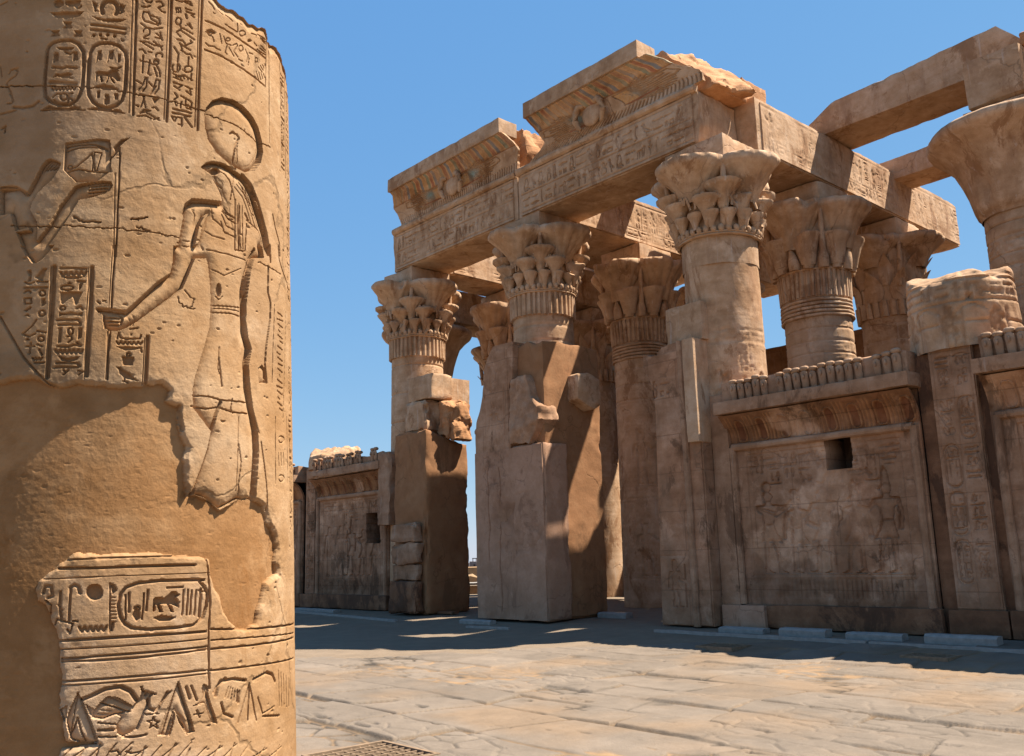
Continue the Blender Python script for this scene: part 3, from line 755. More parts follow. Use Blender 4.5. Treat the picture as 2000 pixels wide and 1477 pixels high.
S,5.4,14,-143 1322 68 1324 423 1321
S,2.9,8,-133 1289 69 1288 427 1291
S,4.4,12,-126 1254 71 1257 431 1259
S,4.4,10,-125 1243 125 1240 432 1247
S,4.4,10,-120 1170 128 1170 447 1163
S,3.4,8,-119 1155 128 1152 447 1149
S,4.4,12,451 1328 671 1311 1178 1296
S,3.2,10,452 1283 671 1275 1173 1253
S,4.4,12,453 1247 671 1241 1170 1231
S,3.9,10,446 1160 671 1153 1160 1134
S,3.9,10,747 1308 910 1305 1178 1297
S,3.9,10,427 1620 444 1454 438 1306 442 1161 447 1088
S,6.4,14,412 1535 224 1539 134 1532 90 1517 70 1489 64 1450 74 1404 92 1375 119 1357 174 1348 289 1346 370 1352 408 1378 424 1425 430 1478 412 1509 392 1528
F,0,16,7 1502 6 1491 1 1481 -7 1474 -17 1471 -28 1471 -39 1476 -47 1483 -53 1493 -56 1505 -55 1516 -50 1525 -42 1532 -32 1536 -21 1535 -10 1531 -2 1523 4 1513 7 1502
S,2.9,10,30 1536 38 1345
F,0,12,31 1536 47 1530 59 1507 41 1490
F,0,12,39 1379 54 1389 51 1350 40 1345
S,2.2,6,34 1480 51 1479
S,2.2,6,34 1466 53 1465
S,2.2,6,35 1452 56 1452
S,2.2,6,36 1439 58 1438
S,2.2,6,36 1426 60 1424
S,2.2,6,37 1412 59 1411
S,2.2,6,38 1399 58 1398
S,2.2,6,38 1385 57 1384
S,4.9,10,-113 1524 -110 1397
S,5.9,10,-113 1524 -100 1534 -84 1526 -75 1501
F,0,12,-89 1518 -72 1501 -85 1498
S,4.9,10,-72 1371 -61 1353 -53 1371 -42 1353 -33 1370 -22 1352 -13 1370 -3 1352 6 1369 17 1351 26 1369
S,5.9,10,-211 1506 -205 1533 -184 1532 -176 1493 -191 1488
S,4.9,10,-148 1509 -147 1454 -136 1398
S,3.2,10,-201 1478 -179 1460 -181 1422
S,3.2,10,-153 1459 -138 1437
S,3.2,10,-160 1383 -154 1405 -128 1395 -96 1385 -104 1348 -115 1364
S,3.2,10,-97 1396 -79 1393
S,3.2,10,89 1488 94 1392
S,4.4,10,102 1494 106 1420
S,3.2,10,160 1491 156 1389
S,4.4,10,174 1502 171 1422
F,0,12,117 1408 132 1441 146 1423 150 1395 135 1381
S,3.2,10,145 1432 145 1429 143 1426 140 1424 137 1423 134 1423 130 1425 128 1427 126 1430 125 1433 126 1436 127 1439 130 1440 133 1441 136 1441 140 1440 142 1438 144 1435 145 1432
F,0,16,195 1466 209 1474 244 1470 267 1492 285 1494 306 1478 292 1467 304 1449 302 1426 287 1433 271 1439 281 1410 269 1410 254 1440 227 1442 237 1412 223 1410 210 1443 204 1414 197 1415
F,0,12,198 1392 229 1401 294 1389 265 1373 224 1376
S,4.4,10,251 1509 315 1509
S,3.4,10,321 1498 317 1396
S,3.4,10,340 1498 336 1395
S,3.4,10,356 1494 351 1394
S,3.4,10,376 1493 371 1393
S,5.9,10,399 1498 392 1385
S,3.9,10,389 1492 413 1485
B5,17.1,15,-62 1126 -90 1060 -98 1021 -77 954 -49 941 -21 934 21 934 -6 1007 -37 1079
B6,14.7,12,-95 1081 -123 1065 -105 1019 -95 1041
B6,14.7,12,-32 1079 7 1054 -4 1031 -15 1040
S,2.4,6,-62 1124 -70 1050 -80 956
S,3.2,10,-57 1030 -44 985 -22 936
S,3.2,10,-58 1031 -67 992 -80 972
S,2.4,6,-62 1121 -25 1036 13 937
S,7.3,18,-46 1098 -14 1109 36 1131 87 1135 125 1114 149 1078
B7,19.6,16,-7 1028 -1 1055 18 1081 45 1103 79 1096 113 1073 135 1058 156 1074 165 1098 168 1117 184 1104 212 1093 202 1084 198 1059 193 1040 179 1023 172 999 158 968 132 953 106 945 85 958 80 988 95 1021 77 1031 31 1017
S,2.7,10,18 1080 49 1067 81 1055 107 1042 128 1036
S,2.9,10,-4 1027 31 1019 71 1031 107 1036
S,2.4,6,50 1098 90 1078 133 1055
S,2,5,20 1053 60 1046
S,2,5,11 1040 51 1034
S,3.7,12,164 1127 170 1108 184 1107 219 1093
S,5.4,14,193 1073 197 1040 225 1027 244 1056 265 1095
S,3.2,10,241 1051 280 1098
S,2.4,10,187 1093 187 1092 187 1091 186 1091 185 1090 184 1091 183 1091 182 1092 182 1093 182 1094 182 1094 182 1095 183 1096 184 1096 185 1096 186 1096 186 1095 187 1094 187 1093
B8,12.3,10,179 1025 231 1020 240 1013 188 1014
S,2.7,10,215 1008 222 990 238 985 226 979 233 961 216 975 203 965 208 984 193 994 211 993 215 1008
S,2.9,10,14 1007 78 995
S,5.4,14,18 979 77 975
S,3.4,10,20 955 81 948
S,4.4,12,106 945 148 940 190 943
B9,17.1,14,308 1135 334 1062 360 1002 384 926 356 922 299 1027 271 929 234 934 270 1037
S,2.4,7,308 1132 289 1062 252 932
S,2.4,7,308 1132 341 1039 374 927
S,3.2,10,299 1024 292 973 279 930
S,3.2,10,299 1024 319 975 353 922
S,5.4,10,342 1106 359 1059
S,3.9,10,363 1110 390 1049
B10,14.7,12,418 1112 442 1097 439 1072 453 1029 471 987 486 944 458 951 441 991 426 1033 397 1026 366 1027 400 1039 419 1063 412 1092
S,6.4,14,477 1055 490 1094 523 1119
S,3.2,10,391 1009 405 979
S,3.2,10,379 994 417 994
S,6.4,14,469 1071 499 1111 565 1113 638 1097
S,6.4,14,689 1094 788 1112 835 1098 860 1063
S,2.2,5,541 1083 523 1042
S,2.2,5,553 1079 538 1036
S,2.2,5,564 1074 553 1029
S,2.2,5,576 1070 569 1022
S,2.2,5,588 1065 585 1016
S,2.2,5,601 1061 601 1009
S,4.9,10,505 1023 519 978 567 956
S,4.9,10,596 1054 596 1010
S,3.2,10,660 1082 597 929
S,3.2,10,660 1082 714 917
S,3.2,10,660 1075 655 927
S,3.2,10,720 1014 760 939 850 955
S,4.9,10,760 928 903 907
S,2.2,6,897 1106 904 947
S,2.2,6,925 1095 930 942
S,2.2,6,956 1083 959 938
S,2.2,6,990 1070 991 933
S,2.2,6,1029 1057 1027 927
S,2.7,7,-127 949 -141 886
S,2.7,7,-71 921 -111 884
S,2.7,7,-16 920 -80 881
S,2.7,7,-22 924 -50 878
S,2.7,7,33 922 -19 875
S,2.7,7,27 927 11 872
S,2.7,7,83 924 42 868
S,2.7,7,141 921 74 864
S,2.7,7,135 898 105 860
S,2.7,7,194 894 137 856
S,2.7,7,188 899 170 851
S,2.7,7,249 895 203 847
S,2.7,7,312 889 237 841
S,2.7,7,305 894 271 836
S,2.7,7,372 888 307 830
S,2.7,7,365 864 343 824
S,2.7,7,436 857 381 818
S,2.7,7,512 847 420 811
S,2.7,7,503 853 461 803
S,2.7,7,588 842 504 795
S,2.7,7,578 848 550 786
S,2.7,7,673 835 598 777
S,2.7,7,787 786 651 766
S,2.7,7,773 793 708 754
S,2.7,7,921 768 773 741
S,2.7,7,901 777 847 725
S,3.2,10,60 895 88 897 99 880
S,3.2,10,119 890 140 880 171 883
C,2.2,14,-625 3725 -499 3712 -382 3705 -273 3704 -194 3703 -87 3709 -40 3704 38 3701 167 3705 252 3702 361 3705 420 3697 514 3706 597 3703 676 3686 736 3680 840 3697
C,1.7,10,-486 3048 -372 3041 -222 3046 -135 3041 -33 3047 70 3048 145 3048 249 3045
C,3.9,14,33 3102 67 3098 104 3117
C,4.9,10,-211 3086 -165 3064 -93 3068
C,3.9,9,61 3063 115 3055
C,2,8,716 3042 834 3048 971 3051
C,2,8,253 2763 284 2726 336 2726
C,2,6,282 2801 335 2768 318 2723'''
FG_LOW=[(-.458,2.353),(-.412,2.37),(-.351,2.37),(-.295,2.366),(-.253,2.337),(-.209,2.326),(-.141,2.356),(-.077,2.349),(-.035,2.348),(-.02,2.335),(.023,2.333),(.066,2.343),(.117,2.354),(.146,2.364),(.191,2.371),(.231,2.344),(.221,2.295),(.249,2.28),(.281,2.281),(.282,2.221),(.289,2.174),(.298,2.143),(.315,2.105),(.311,2.066),(.319,1.996),(.324,1.934),(.334,1.888),(.358,1.893),(.41,1.879),(.494,1.83),(.553,1.863),(.607,1.881),(.678,1.888),(.731,1.878),(.783,1.864),(.792,1.845),(.824,1.779),(.897,1.714),(.917,1.663),(.905,1.596),(.937,1.545),(.806,1.508),(.768,1.421),(.72,1.333),(.67,1.318),(.603,1.319),(.552,1.357),(.513,1.405),(.502,1.451),(.465,1.494),(.451,1.551),(.445,1.619)]
FG_BLK=[(.44,1.626),(.376,1.64),(.344,1.644),(.281,1.644),(.207,1.652),(.081,1.656),(-.111,1.657),(-.15,1.62),(-.191,1.593),(-.222,1.567),(-.24,1.546),(-.247,1.512),(-.235,1.478),(-.204,1.46),(-.193,1.429),(-.184,1.401),(-.162,1.366),(-.146,1.325),(-.139,1.298),(-.133,1.264),(-.123,1.21),(-.119,1.157),(-.129,1.118),(-.121,1.095),(-.122,1.052),(-.107,1.019),(-.104,.986),(-.09,.946),(-.053,.94),(-.023,.94),(.015,.928),(-.022,.924),(-.104,.922),(-.117,.891)]
FG_TOP=[(-.849,5.07),(.059,4.747),(.344,4.374),(.431,4.328),(.486,4.319),(.545,4.325),(.606,4.312),(.655,4.316),(.722,4.322),(.787,4.328),(.827,4.295),(.87,4.282),(.968,4.31),(1.036,4.286),(1.101,4.258)]
# ---------------------------------------------------------------- materials
def N(t,ty,**k):
    n=t.nodes.new(ty)
    for a,b in k.items():
        if a.startswith('i_'): n.inputs[a[2:].replace('_',' ')].default_value=b
        else: setattr(n,a,b)
    return n
def ramp(t,src,stops):
    r=t.nodes.new('ShaderNodeValToRGB'); e=r.color_ramp.elements
    while len(e)<len(stops): e.new(.5)
    for x,(p,c) in zip(e,stops):
        x.position=p; x.color=(c,c,c,1) if not hasattr(c,'__len__') else (*c,1)
    t.links.new(src,r.inputs[0]); return r.outputs[0]
def mix(t,f,a,b,mode='MIX'):
    m=t.nodes.new('ShaderNodeMix'); m.data_type='RGBA'; m.blend_type=mode
    for i,v in ((0,f),(6,a),(7,b)):
        if hasattr(v,'links'): t.links.new(v,m.inputs[i])
        else: m.inputs[i].default_value=v if i==0 else (*v,1)
    return m.outputs[2]
def math_(t,op,a,b):
    m=t.nodes.new('ShaderNodeMath'); m.operation=op
    for i,v in ((0,a),(1,b)):
        if hasattr(v,'links'): t.links.new(v,m.inputs[i])
        else: m.inputs[i].default_value=v
    return m.outputs[0]
def noise(t,vec,scale,detail=4,rough=.55,dist=0):
    n=N(t,'ShaderNodeTexNoise'); n.inputs['Scale'].default_value=scale; n.inputs['Detail'].default_value=detail; n.inputs['Roughness'].default_value=rough; n.inputs['Distortion'].default_value=dist
    t.links.new(vec,n.inputs['Vector']); return n.outputs['Fac']
def scaled(t,vec,s):
    m=N(t,'ShaderNodeMapping'); m.inputs['Scale'].default_value=s; t.links.new(vec,m.inputs[0]); return m.outputs[0]
def stone(name,dark,mid,light,stain=None,stain_lo=.58,joints=None,bump=.35,grain=28,strata=.3,paint=False,fine=1.,streak=0,pits=.5,soot=None,bdist=.03,cracks=0):
    m=bpy.data.materials.new(name); m.use_nodes=True; t=m.node_tree; b=t.nodes['Principled BSDF']
    b.inputs['Roughness'].default_value=.92; b.inputs['Specular IOR Level'].default_value=.15
    p=N(t,'ShaderNodeNewGeometry').outputs['Position']
    n1=noise(t,p,.55,5,.6,.4); n2=noise(t,p,3.2*fine,8,.65); st=noise(t,scaled(t,p,(.35,.35,5.5)),1.0,6,.6,.6)
    f=math_(t,'ADD',math_(t,'MULTIPLY',n1,.45),math_(t,'ADD',math_(t,'MULTIPLY',n2,.55-strata*.5),math_(t,'MULTIPLY',st,strata*.5)))
    c=ramp(t,f,[(.39,dark),(.5,mid),(.61,light)])
    # worn patches of paler face and fine grains
    g=noise(t,p,grain*4,3,.7); c=mix(t,ramp(t,g,[(.35,.0),(.75,.42)]),c,tuple(x*.55 for x in dark))
    pal=ramp(t,noise(t,p,1.7*fine,9,.7,.3),[(.55,0),(.64,.6)]); c=mix(t,pal,c,light)
    if stain:
        s=ramp(t,noise(t,scaled(t,p,(1,1,.55)),.9,12,.74,.5),[(stain_lo,0),(stain_lo+.05,.8)]); c=mix(t,s,c,stain)
    if cracks:
        wv=t.nodes.new('ShaderNodeVectorMath'); wv.operation='ADD'; nz=N(t,'ShaderNodeTexNoise'); nz.inputs['Scale'].default_value=2.5; nz.inputs['Detail'].default_value=5; t.links.new(p,nz.inputs['Vector']); sc_=t.nodes.new('ShaderNodeVectorMath'); sc_.operation='SCALE'; sc_.inputs['Scale'].default_value=.55; t.links.new(nz.outputs['Color'],sc_.inputs[0]); t.links.new(p,wv.inputs[0]); t.links.new(sc_.outputs[0],wv.inputs[1])
        vc=N(t,'ShaderNodeTexVoronoi'); vc.feature='DISTANCE_TO_EDGE'; vc.inputs['Scale'].default_value=cracks; t.links.new(wv.outputs[0],vc.inputs['Vector'])
        ln=ramp(t,vc.outputs['Distance'],[(.003,1),(.010,0)]); mk=ramp(t,noise(t,p,.8,5,.6),[(.5,0),(.56,1)]); crk=math_(t,'MULTIPLY',ln,mk)
        c=mix(t,math_(t,'MULTIPLY',crk,.4),c,tuple(x*.3 for x in dark))
    if soot:
        s=ramp(t,noise(t,scaled(t,p,(1.6,1.6,.35)),1.4,7,.6,.2),[(.55,0),(.68,.5)]); c=mix(t,s,c,soot)
    if streak:
        s=ramp(t,noise(t,scaled(t,p,(9,9,.5)),1.,5,.6),[(.62,0),(.72,streak)]); c=mix(t,s,c,(.55,.5,.45))
    h=math_(t,'ADD',math_(t,'MULTIPLY',noise(t,p,grain*.35,10,.68),1.),math_(t,'MULTIPLY',st,.6*strata/.3))
    v=N(t,'ShaderNodeTexVoronoi'); v.inputs['Scale'].default_value=grain*.5; t.links.new(p,v.inputs['Vector'])
    pit=ramp(t,v.outputs['Distance'],[(.0,0),(.16,1)])
    pm=ramp(t,noise(t,p,2.3,4,.6),[(.5,0),(.6,1)])
    h=math_(t,'SUBTRACT',h,math_(t,'MULTIPLY',math_(t,'SUBTRACT',1.,pit),math_(t,'MULTIPLY',pm,pits)))
    if cracks: h=math_(t,'SUBTRACT',h,math_(t,'MULTIPLY',crk,.7))
    if joints:
        bw,bh,off=joints
        sx=N(t,'ShaderNodeSeparateXYZ'); t.links.new(p,sx.inputs[0]); cx=N(t,'ShaderNodeCombineXYZ')
        t.links.new(math_(t,'ADD',sx.outputs[0],math_(t,'MULTIPLY',sx.outputs[1],.83)),cx.inputs[0])
        t.links.new(math_(t,'ADD',math_(t,'ADD',sx.outputs[2],off),math_(t,'MULTIPLY',math_(t,'SUBTRACT',noise(t,p,1.2,2),.5),.05)),cx.inputs[1])
        br=N(t,'ShaderNodeTexBrick'); br.inputs['Scale'].default_value=1; br.inputs['Mortar Size'].default_value=.012; br.inputs['Mortar Smooth'].default_value=.4
        br.inputs['Brick Width'].default_value=bw; br.inputs['Row Height'].default_value=bh
        br.inputs['Color1'].default_value=(.42,.42,.42,1); br.inputs['Color2'].default_value=(.58,.58,.58,1); br.inputs['Mortar'].default_value=(.5,.5,.5,1)
        t.links.new(cx.outputs[0],br.inputs['Vector'])
        c=mix(t,math_(t,'MULTIPLY',br.outputs['Fac'],.3),c,tuple(x*.35 for x in dark))
        c=mix(t,.3,c,br.outputs['Color'],'OVERLAY')
        h=math_(t,'SUBTRACT',h,math_(t,'MULTIPLY',br.outputs['Fac'],.9))
    if paint:
        a=N(t,'ShaderNodeAttribute'); a.attribute_name='paint'
        c=mix(t,1.,c,a.outputs['Color'],'MULTIPLY')
    t.links.new(c,b.inputs['Base Color'])
    bp=N(t,'ShaderNodeBump'); bp.inputs['Strength'].default_value=bump; bp.inputs['Distance'].default_value=bdist
    t.links.new(h,bp.inputs['Height']); t.links.new(bp.outputs[0],b.inputs['Normal'])
    return m
M={}
M['stone']=stone('sandstone',(0.322,0.184,0.096),(0.460,0.283,0.162),(0.570,0.387,0.251),stain=(0.248,0.127,0.061),stain_lo=.55,streak=.35,cracks=0.55,soot=(.23,.125,.07))
M['carved']=stone('sandstone_carved',(0.322,0.184,0.096),(0.460,0.283,0.162),(0.570,0.387,0.251),stain=(0.248,0.127,0.061),stain_lo=.55,paint=True,bump=.35,streak=.2,cracks=0.55,soot=(.23,.125,.07))
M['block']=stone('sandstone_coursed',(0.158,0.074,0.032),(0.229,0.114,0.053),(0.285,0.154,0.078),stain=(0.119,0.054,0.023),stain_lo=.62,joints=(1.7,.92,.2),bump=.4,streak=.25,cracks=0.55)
M['wall']=stone('sandstone_weathered',(0.230,0.115,0.059),(0.342,0.185,0.103),(0.459,0.275,0.171),stain=(0.122,0.065,0.036),stain_lo=.56,joints=(1.9,.86,.1),paint=True,bump=.4,soot=(0.2,0.12,0.07),cracks=0.55)
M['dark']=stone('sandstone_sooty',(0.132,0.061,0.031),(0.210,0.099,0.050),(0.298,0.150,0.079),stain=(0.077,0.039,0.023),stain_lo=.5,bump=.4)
M['plaster']=stone('plaster_repair',(0.257,0.121,0.053),(0.297,0.144,0.066),(0.328,0.169,0.080),stain=(0.195,0.095,0.044),stain_lo=.56,bump=.28,grain=40,strata=.08,pits=.25,cracks=0.75)
M['plaster_coat']=stone('plaster_repair_stained',(0.322,0.177,0.104),(0.386,0.217,0.131),(0.451,0.263,0.167),stain=(0.230,0.122,0.072),stain_lo=.54,bump=.28,grain=40,strata=.06,pits=.25,paint=True,cracks=0.75)
M['plaster_grey']=stone('plaster_repair_grey',(0.322,0.177,0.104),(0.386,0.217,0.131),(0.451,0.263,0.167),stain=(0.230,0.122,0.072),stain_lo=.54,bump=.28,grain=40,strata=.06,pits=.25,cracks=0.75)
M['rubble']=stone('sandstone_broken',(0.320,0.149,0.063),(0.452,0.225,0.105),(0.558,0.307,0.154),bump=.8,grain=14,strata=.5)
M['column']=stone('sandstone_court_column',(0.256,0.139,0.058),(0.336,0.198,0.097),(0.416,0.273,0.155),stain=(0.240,0.119,0.043),stain_lo=.6,paint=True,bump=.4,bdist=.013,cracks=.8,grain=90,fine=1.8,strata=.45,pits=.35)
def simple(name,c,rough=.8,noise_amt=.25,scale=6,metal=0,bump=.1):
    m=bpy.data.materials.new(name); m.use_nodes=True; t=m.node_tree; b=t.nodes['Principled BSDF']
    b.inputs['Roughness'].default_value=rough; b.inputs['Metallic'].default_value=metal; b.inputs['Specular IOR Level'].default_value=.25
    p=N(t,'ShaderNodeNewGeometry').outputs['Position']; n=noise(t,p,scale,8,.65)
    t.links.new(ramp(t,n,[(.3,tuple(x*(1-noise_amt) for x in c)),(.7,tuple(min(1,x*(1+noise_amt)) for x in c))]),b.inputs['Base Color'])
    bp=N(t,'ShaderNodeBump'); bp.inputs['Strength'].default_value=bump; t.links.new(n,bp.inputs['Height']); t.links.new(bp.outputs[0],b.inputs['Normal']); return m
M['concrete']=simple('pale_concrete',(0.264,0.236,0.204),.85,.2,9)
M['iron']=simple('rusty_iron',(0.216,0.142,0.086),.8,.3,14,.1)
M['pit']=simple('pit_earth',(0.056,0.039,0.027),.95,.3)
M['earth']=simple('desert_earth',(0.288,0.181,0.094),.95,.25,.3)
M['town']=simple('town_walls',(0.184,0.154,0.144),.9,.4,.02)
M['brickwall']=simple('pale_brick',(0.320,0.189,0.090),.95,.2,.5)
M['void']=simple('dark_opening',(0.046,0.032,0.027),.95,.2)
M['wood']=simple('bleached_wood',(0.288,0.189,0.110),.9,.25,5)
def paving():
    m=bpy.data.materials.new('paving_stone'); m.use_nodes=True; t=m.node_tree; b=t.nodes['Principled BSDF']
    b.inputs['Roughness'].default_value=.9; b.inputs['Specular IOR Level'].default_value=.2
    p=N(t,'ShaderNodeNewGeometry').outputs['Position']
    a=N(t,'ShaderNodeAttribute'); a.attribute_name='paint'
    n=noise(t,p,2.2,9,.68); g=noise(t,p,45,4,.7); sp=noise(t,p,150,2,.7)
    c=mix(t,ramp(t,n,[(.3,0),(.7,1)]),(.8,.78,.76),(1.18,1.15,1.12))
    c=mix(t,1.,a.outputs['Color'],c,'MULTIPLY')
    c=mix(t,ramp(t,g,[(.45,0),(.75,.35)]),c,(.2,.15,.1)); c=mix(t,ramp(t,sp,[(.55,0),(.8,.3)]),c,(.55,.5,.42))
    t.links.new(c,b.inputs['Base Color'])
    bp=N(t,'ShaderNodeBump'); bp.inputs['Strength'].default_value=.5; bp.inputs['Distance'].default_value=.02
    t.links.new(math_(t,'ADD',noise(t,p,14,10,.7),math_(t,'MULTIPLY',g,.4)),bp.inputs['Height']); t.links.new(bp.outputs[0],b.inputs['Normal']); return m
M['paving']=paving()
# ---------------------------------------------------------------- ground
def gbase(Y):
    return np.interp(Y,[14.,15.6,16.8,17.2],[-.2,-.05,-.01,0.])
_r=np.random.default_rng(21)
_vj=_r.uniform(-.40,.40,(80,80,2))*np.array([.95,.6]); _vh=_r.uniform(-1,1,(80,80,5))
_wj=_r.uniform(-.45,.45,(256,256,2)); _wh=_r.uniform(-1,1,(256,256,2))
_rows=np.concatenate([[-12],-12+np.cumsum(_r.uniform(.7,1.25,60))])
_cols=[np.concatenate([[-45],-45+np.cumsum(_r.uniform(.9,2.5,60))]) for _ in range(61)]; _sk=_r.uniform(-.5,.5,61)
def voro(x,y,J,stag=.5):
    n=J.shape[0]; fy=np.floor(y).astype(int); xs=x+(fy%2)*0
    fx=np.floor(xs).astype(int)
    d1=np.full(x.shape,9.); d2=np.full(x.shape,9.); ci=np.zeros(x.shape,int); cj=np.zeros(x.shape,int); px=np.zeros(x.shape); py=np.zeros(x.shape)
    for a in (-1,0,1):
        for b in (-1,0,1):
            i=fx+a; j=fy+b; o=J[i%n,j%n]; sx=i+.5+o[:,0]+((j%2)*stag); sy=j+.5+o[:,1]
            for sh in (0,):
                d=np.hypot(sx-x,sy-y); m=d<d1
                d2=np.where(m,d1,np.minimum(d2,d)); d1=np.where(m,d,d1); ci=np.where(m,i%n,ci); cj=np.where(m,j%n,cj); px=np.where(m,sx,px); py=np.where(m,sy,py)
    return (d2-d1)*.5,ci,cj,x-px,y-py
def pave(X,Y):
    shp=X.shape; X=X.ravel(); Y=Y.ravel()
    wx=X+.10*fbm2(X,Y,.8,3,3); wy=Y+.11*fbm2(X,Y,.7,9,3)+.04*X
    i=np.clip(np.searchsorted(_rows,wy)-1,0,58); dy=np.minimum(wy-_rows[i],_rows[i+1]-wy)
    j=np.zeros(len(X),int); dx=np.zeros(len(X)); cxm=np.zeros(len(X))
    for r in np.unique(i):
        q=i==r; cc=_cols[r]; sl=wx[q]+_sk[r]*(wy[q]-_rows[r]); jj=np.clip(np.searchsorted(cc,sl)-1,0,57); j[q]=jj
        dx[q]=np.minimum(sl-cc[jj],cc[jj+1]-sl); cxm[q]=(cc[jj]+cc[jj+1])/2
    rx=(wx-cxm); ry=wy-(_rows[i]+_rows[i+1])/2
    e=np.minimum(dx,dy)+.03*fbm2(X,Y,2.6,31,2); H=_vh[i,j]
    broken=np.clip(fbm2(X,Y,.55,44,4)*3-.25,0,1)
    e2,c2,d2,_,_=voro(wx/.52+9,wy/.27+4,_wj); e2=e2*.35; H2=_wh[c2,d2]
    gap=.004+.016*np.clip(fbm2(X,Y,1.3,51,3)+.3,0,1)
    slab=.017*H[:,0]+rx*.007*H[:,1]+ry*.018*H[:,2]+.005*fbm2(X,Y,1.7,60,4)+.0025*fbm2(X,Y,9,61,3)
    slab-=broken*(.008+.009*H2[:,0]); 
    k2=np.clip((.03-e2)/.03,0,1)*(broken>.25); slab-=.016*k2
    lip=np.clip(fbm2(X,Y,1.9,62,3),0,1); slab-=.03*np.exp(-np.maximum(e-gap,0)/.05)*lip*.6
    vis=np.clip(fbm2(X,Y,.75,53,3)*2.2+.85,.2,1)
    k=np.clip((gap+.024-e)/.032,0,1)*vis; k=k*k*(3-2*k); slab=slab*(1-k)-.055*k
    slab-=np.where(H[:,3]>.86,.02,0)
    pt=fbm2(X*1.1,Y*4.2,1.6,131,4); pk=np.clip((pt-.40)/.1,0,1); slab-=.03*pk
    tn=fbm2(X*.5,Y*1.5,1.1,120,5)*4.2; tf=np.floor(tn); ter=tf+np.clip((tn-tf-.75)/.25,0,1); slab+=.004*ter*np.clip(fbm2(X,Y,.45,121,3)*2.5+.35,0,1)
    sand=-.036+.030*fbm2(X,Y,.45,70,4)+.008*fbm2(X,Y,2.6,75,4)+.003*fbm2(X,Y,13,76,2)
    t=np.clip((sand-slab)/.007+.5,0,1)
    h=np.maximum(slab,sand)
    sc=np.array([.150,.118,.090])*(1+.14*H[:,4:5])*(1+.20*fbm2(X,Y,1.1,83,5)[:,None])
    c=sc*(1-t[:,None])+np.array([.255,.158,.082])*(1+.22*fbm2(X,Y,5,84,4)[:,None])*t[:,None]
    dust=np.clip(fbm2(X,Y,.7,90,6)*1.5+.02,0,.65)[:,None]; c=c*(1-dust)+np.array([.185,.118,.066])*dust
    peb=np.clip(fbm2(X,Y,26,98,2)-.45,0,1)[:,None]*t[:,None]; c=c*(1-1.2*peb); h=h+.012*peb[:,0]
    dk=np.clip((-.022-h)/.012,0,1)[:,None]*(1-t[:,None]*.75); c=c*(1-.85*dk); jd=np.exp(-(e/.022)**2)*np.clip(fbm2(X,Y,1.2,141,3)*2+.7,0,1); c=c*(1-.42*jd[:,None])
    return h.reshape(shp)+gbase(Y).reshape(shp),c.reshape(shp+(3,))
def build_ground():
    a=np.radians(np.linspace(8,88,1500)); r=np.exp(np.linspace(math.log(2.6),math.log(18.6),900))
    A,R=np.meshgrid(a,r,indexing='ij'); X=-np.sin(A)*R; Y=np.cos(A)*R
    h,c=pave(X,Y)
    for n in range(2):
        for q in (h,c):
            q[1:-1,1:-1]=(q[1:-1,1:-1]*2+q[:-2,1:-1]+q[2:,1:-1]+q[1:-1,:-2]+q[1:-1,2:])/6
    # grate pits are cut by lowering the paving
    for x0,x1,y0,y1 in GRATES:
        k=(X>x0+.03)&(X<x1-.03)&(Y>y0+.03)&(Y<y1-.03); h[k]-=.3
    mb=MB(); P=np.stack([X,Y,h],-1)
    mb.grid(P,col=c.reshape(-1,3),flip=True)
    o=mb.build('paving',M['paving'],paint=True,smooth=50); tag(o,None,None,kind='structure')
    # rest of the terrace and land around it
    a=np.radians(np.linspace(0,360,181)[:-1]); r=np.concatenate([[.5,2.7],np.linspace(3.5,60,70),[75,100,200,400,700,900]])
    A,R=np.meshgrid(a,r,indexing='ij'); X=-np.sin(A)*R; Y=np.cos(A)*R
    h=gbase(np.clip(Y,-50,60))-.16+.01*fbm2(X,Y,.5,8,3)
    ang=np.degrees(A)%360; h=np.where((ang>10)&(ang<86)&(R>2.75)&(R<17.8),h-.25,h+.15)
    h=np.where(R>55,np.interp(R,[55,75,100,200,900],[-.1,-1.5,-4,-7,-8]),h)
    mb=MB(); c=np.broadcast_to(np.array([.17,.125,.085]),X.shape+(3,)); mb.grid(np.stack([X,Y,h],-1),cu=True,col=c.reshape(-1,3),flip=True)
    o=mb.build('ground',M['paving'],paint=True); tag(o,None,None,kind='structure')
GRATES=[(-8.1,-7.16,4.5,5.42),(-10.9,-10.1,14.2,14.85),(-7.15,-6.4,14.5,15.0)]
build_ground()
GRL=['rusty square drain grate nearest the carved court column','rusty drain grate in the wall shadow opposite the doorway jamb','rusty drain grate at the shadow edge in front of the niche wall']
for (x0,x1,y0,y1),lb in zip(GRATES,GRL):
    z=float(gbase((y0+y1)/2)); t=thing('drain_grate',lb,'grate',((x0+x1)/2,(y0+y1)/2,z),'iron drain grates in the paving')
    og=((x0+x1)/2,(y0+y1)/2,z)
    mb=MB()
    for a in ((x0,x1,y0,y0+.04),(x0,x1,y1-.04,y1),(x0,x0+.04,y0+.04,y1-.04),(x1-.04,x1,y0+.04,y1-.04)): block(mb,*a,z-.06,z+.025,res=.5,amp=0,chip=0)
    mb.build('frame',M['iron'],t,og)
    mb=MB(); n=9
    for k in range(1,n):
        x=x0+(x1-x0)*k/n; block(mb,x-.008,x+.008,y0+.04,y1-.04,z-.03,z+.015,res=.5,amp=0,chip=0)
        y=y0+(y1-y0)*k/n; block(mb,x0+.04,x1-.04,y-.008,y+.008,z-.034,z+.009,res=.5,amp=0,chip=0)
    mb.build('bars',M['iron'],t,og)
    mb=MB(); block(mb,x0+.01,x1-.01,y0+.01,y1-.01,z-.3,z-.26,res=.2,amp=0,chip=0); mb.build('sump',M['pit'],t,og)
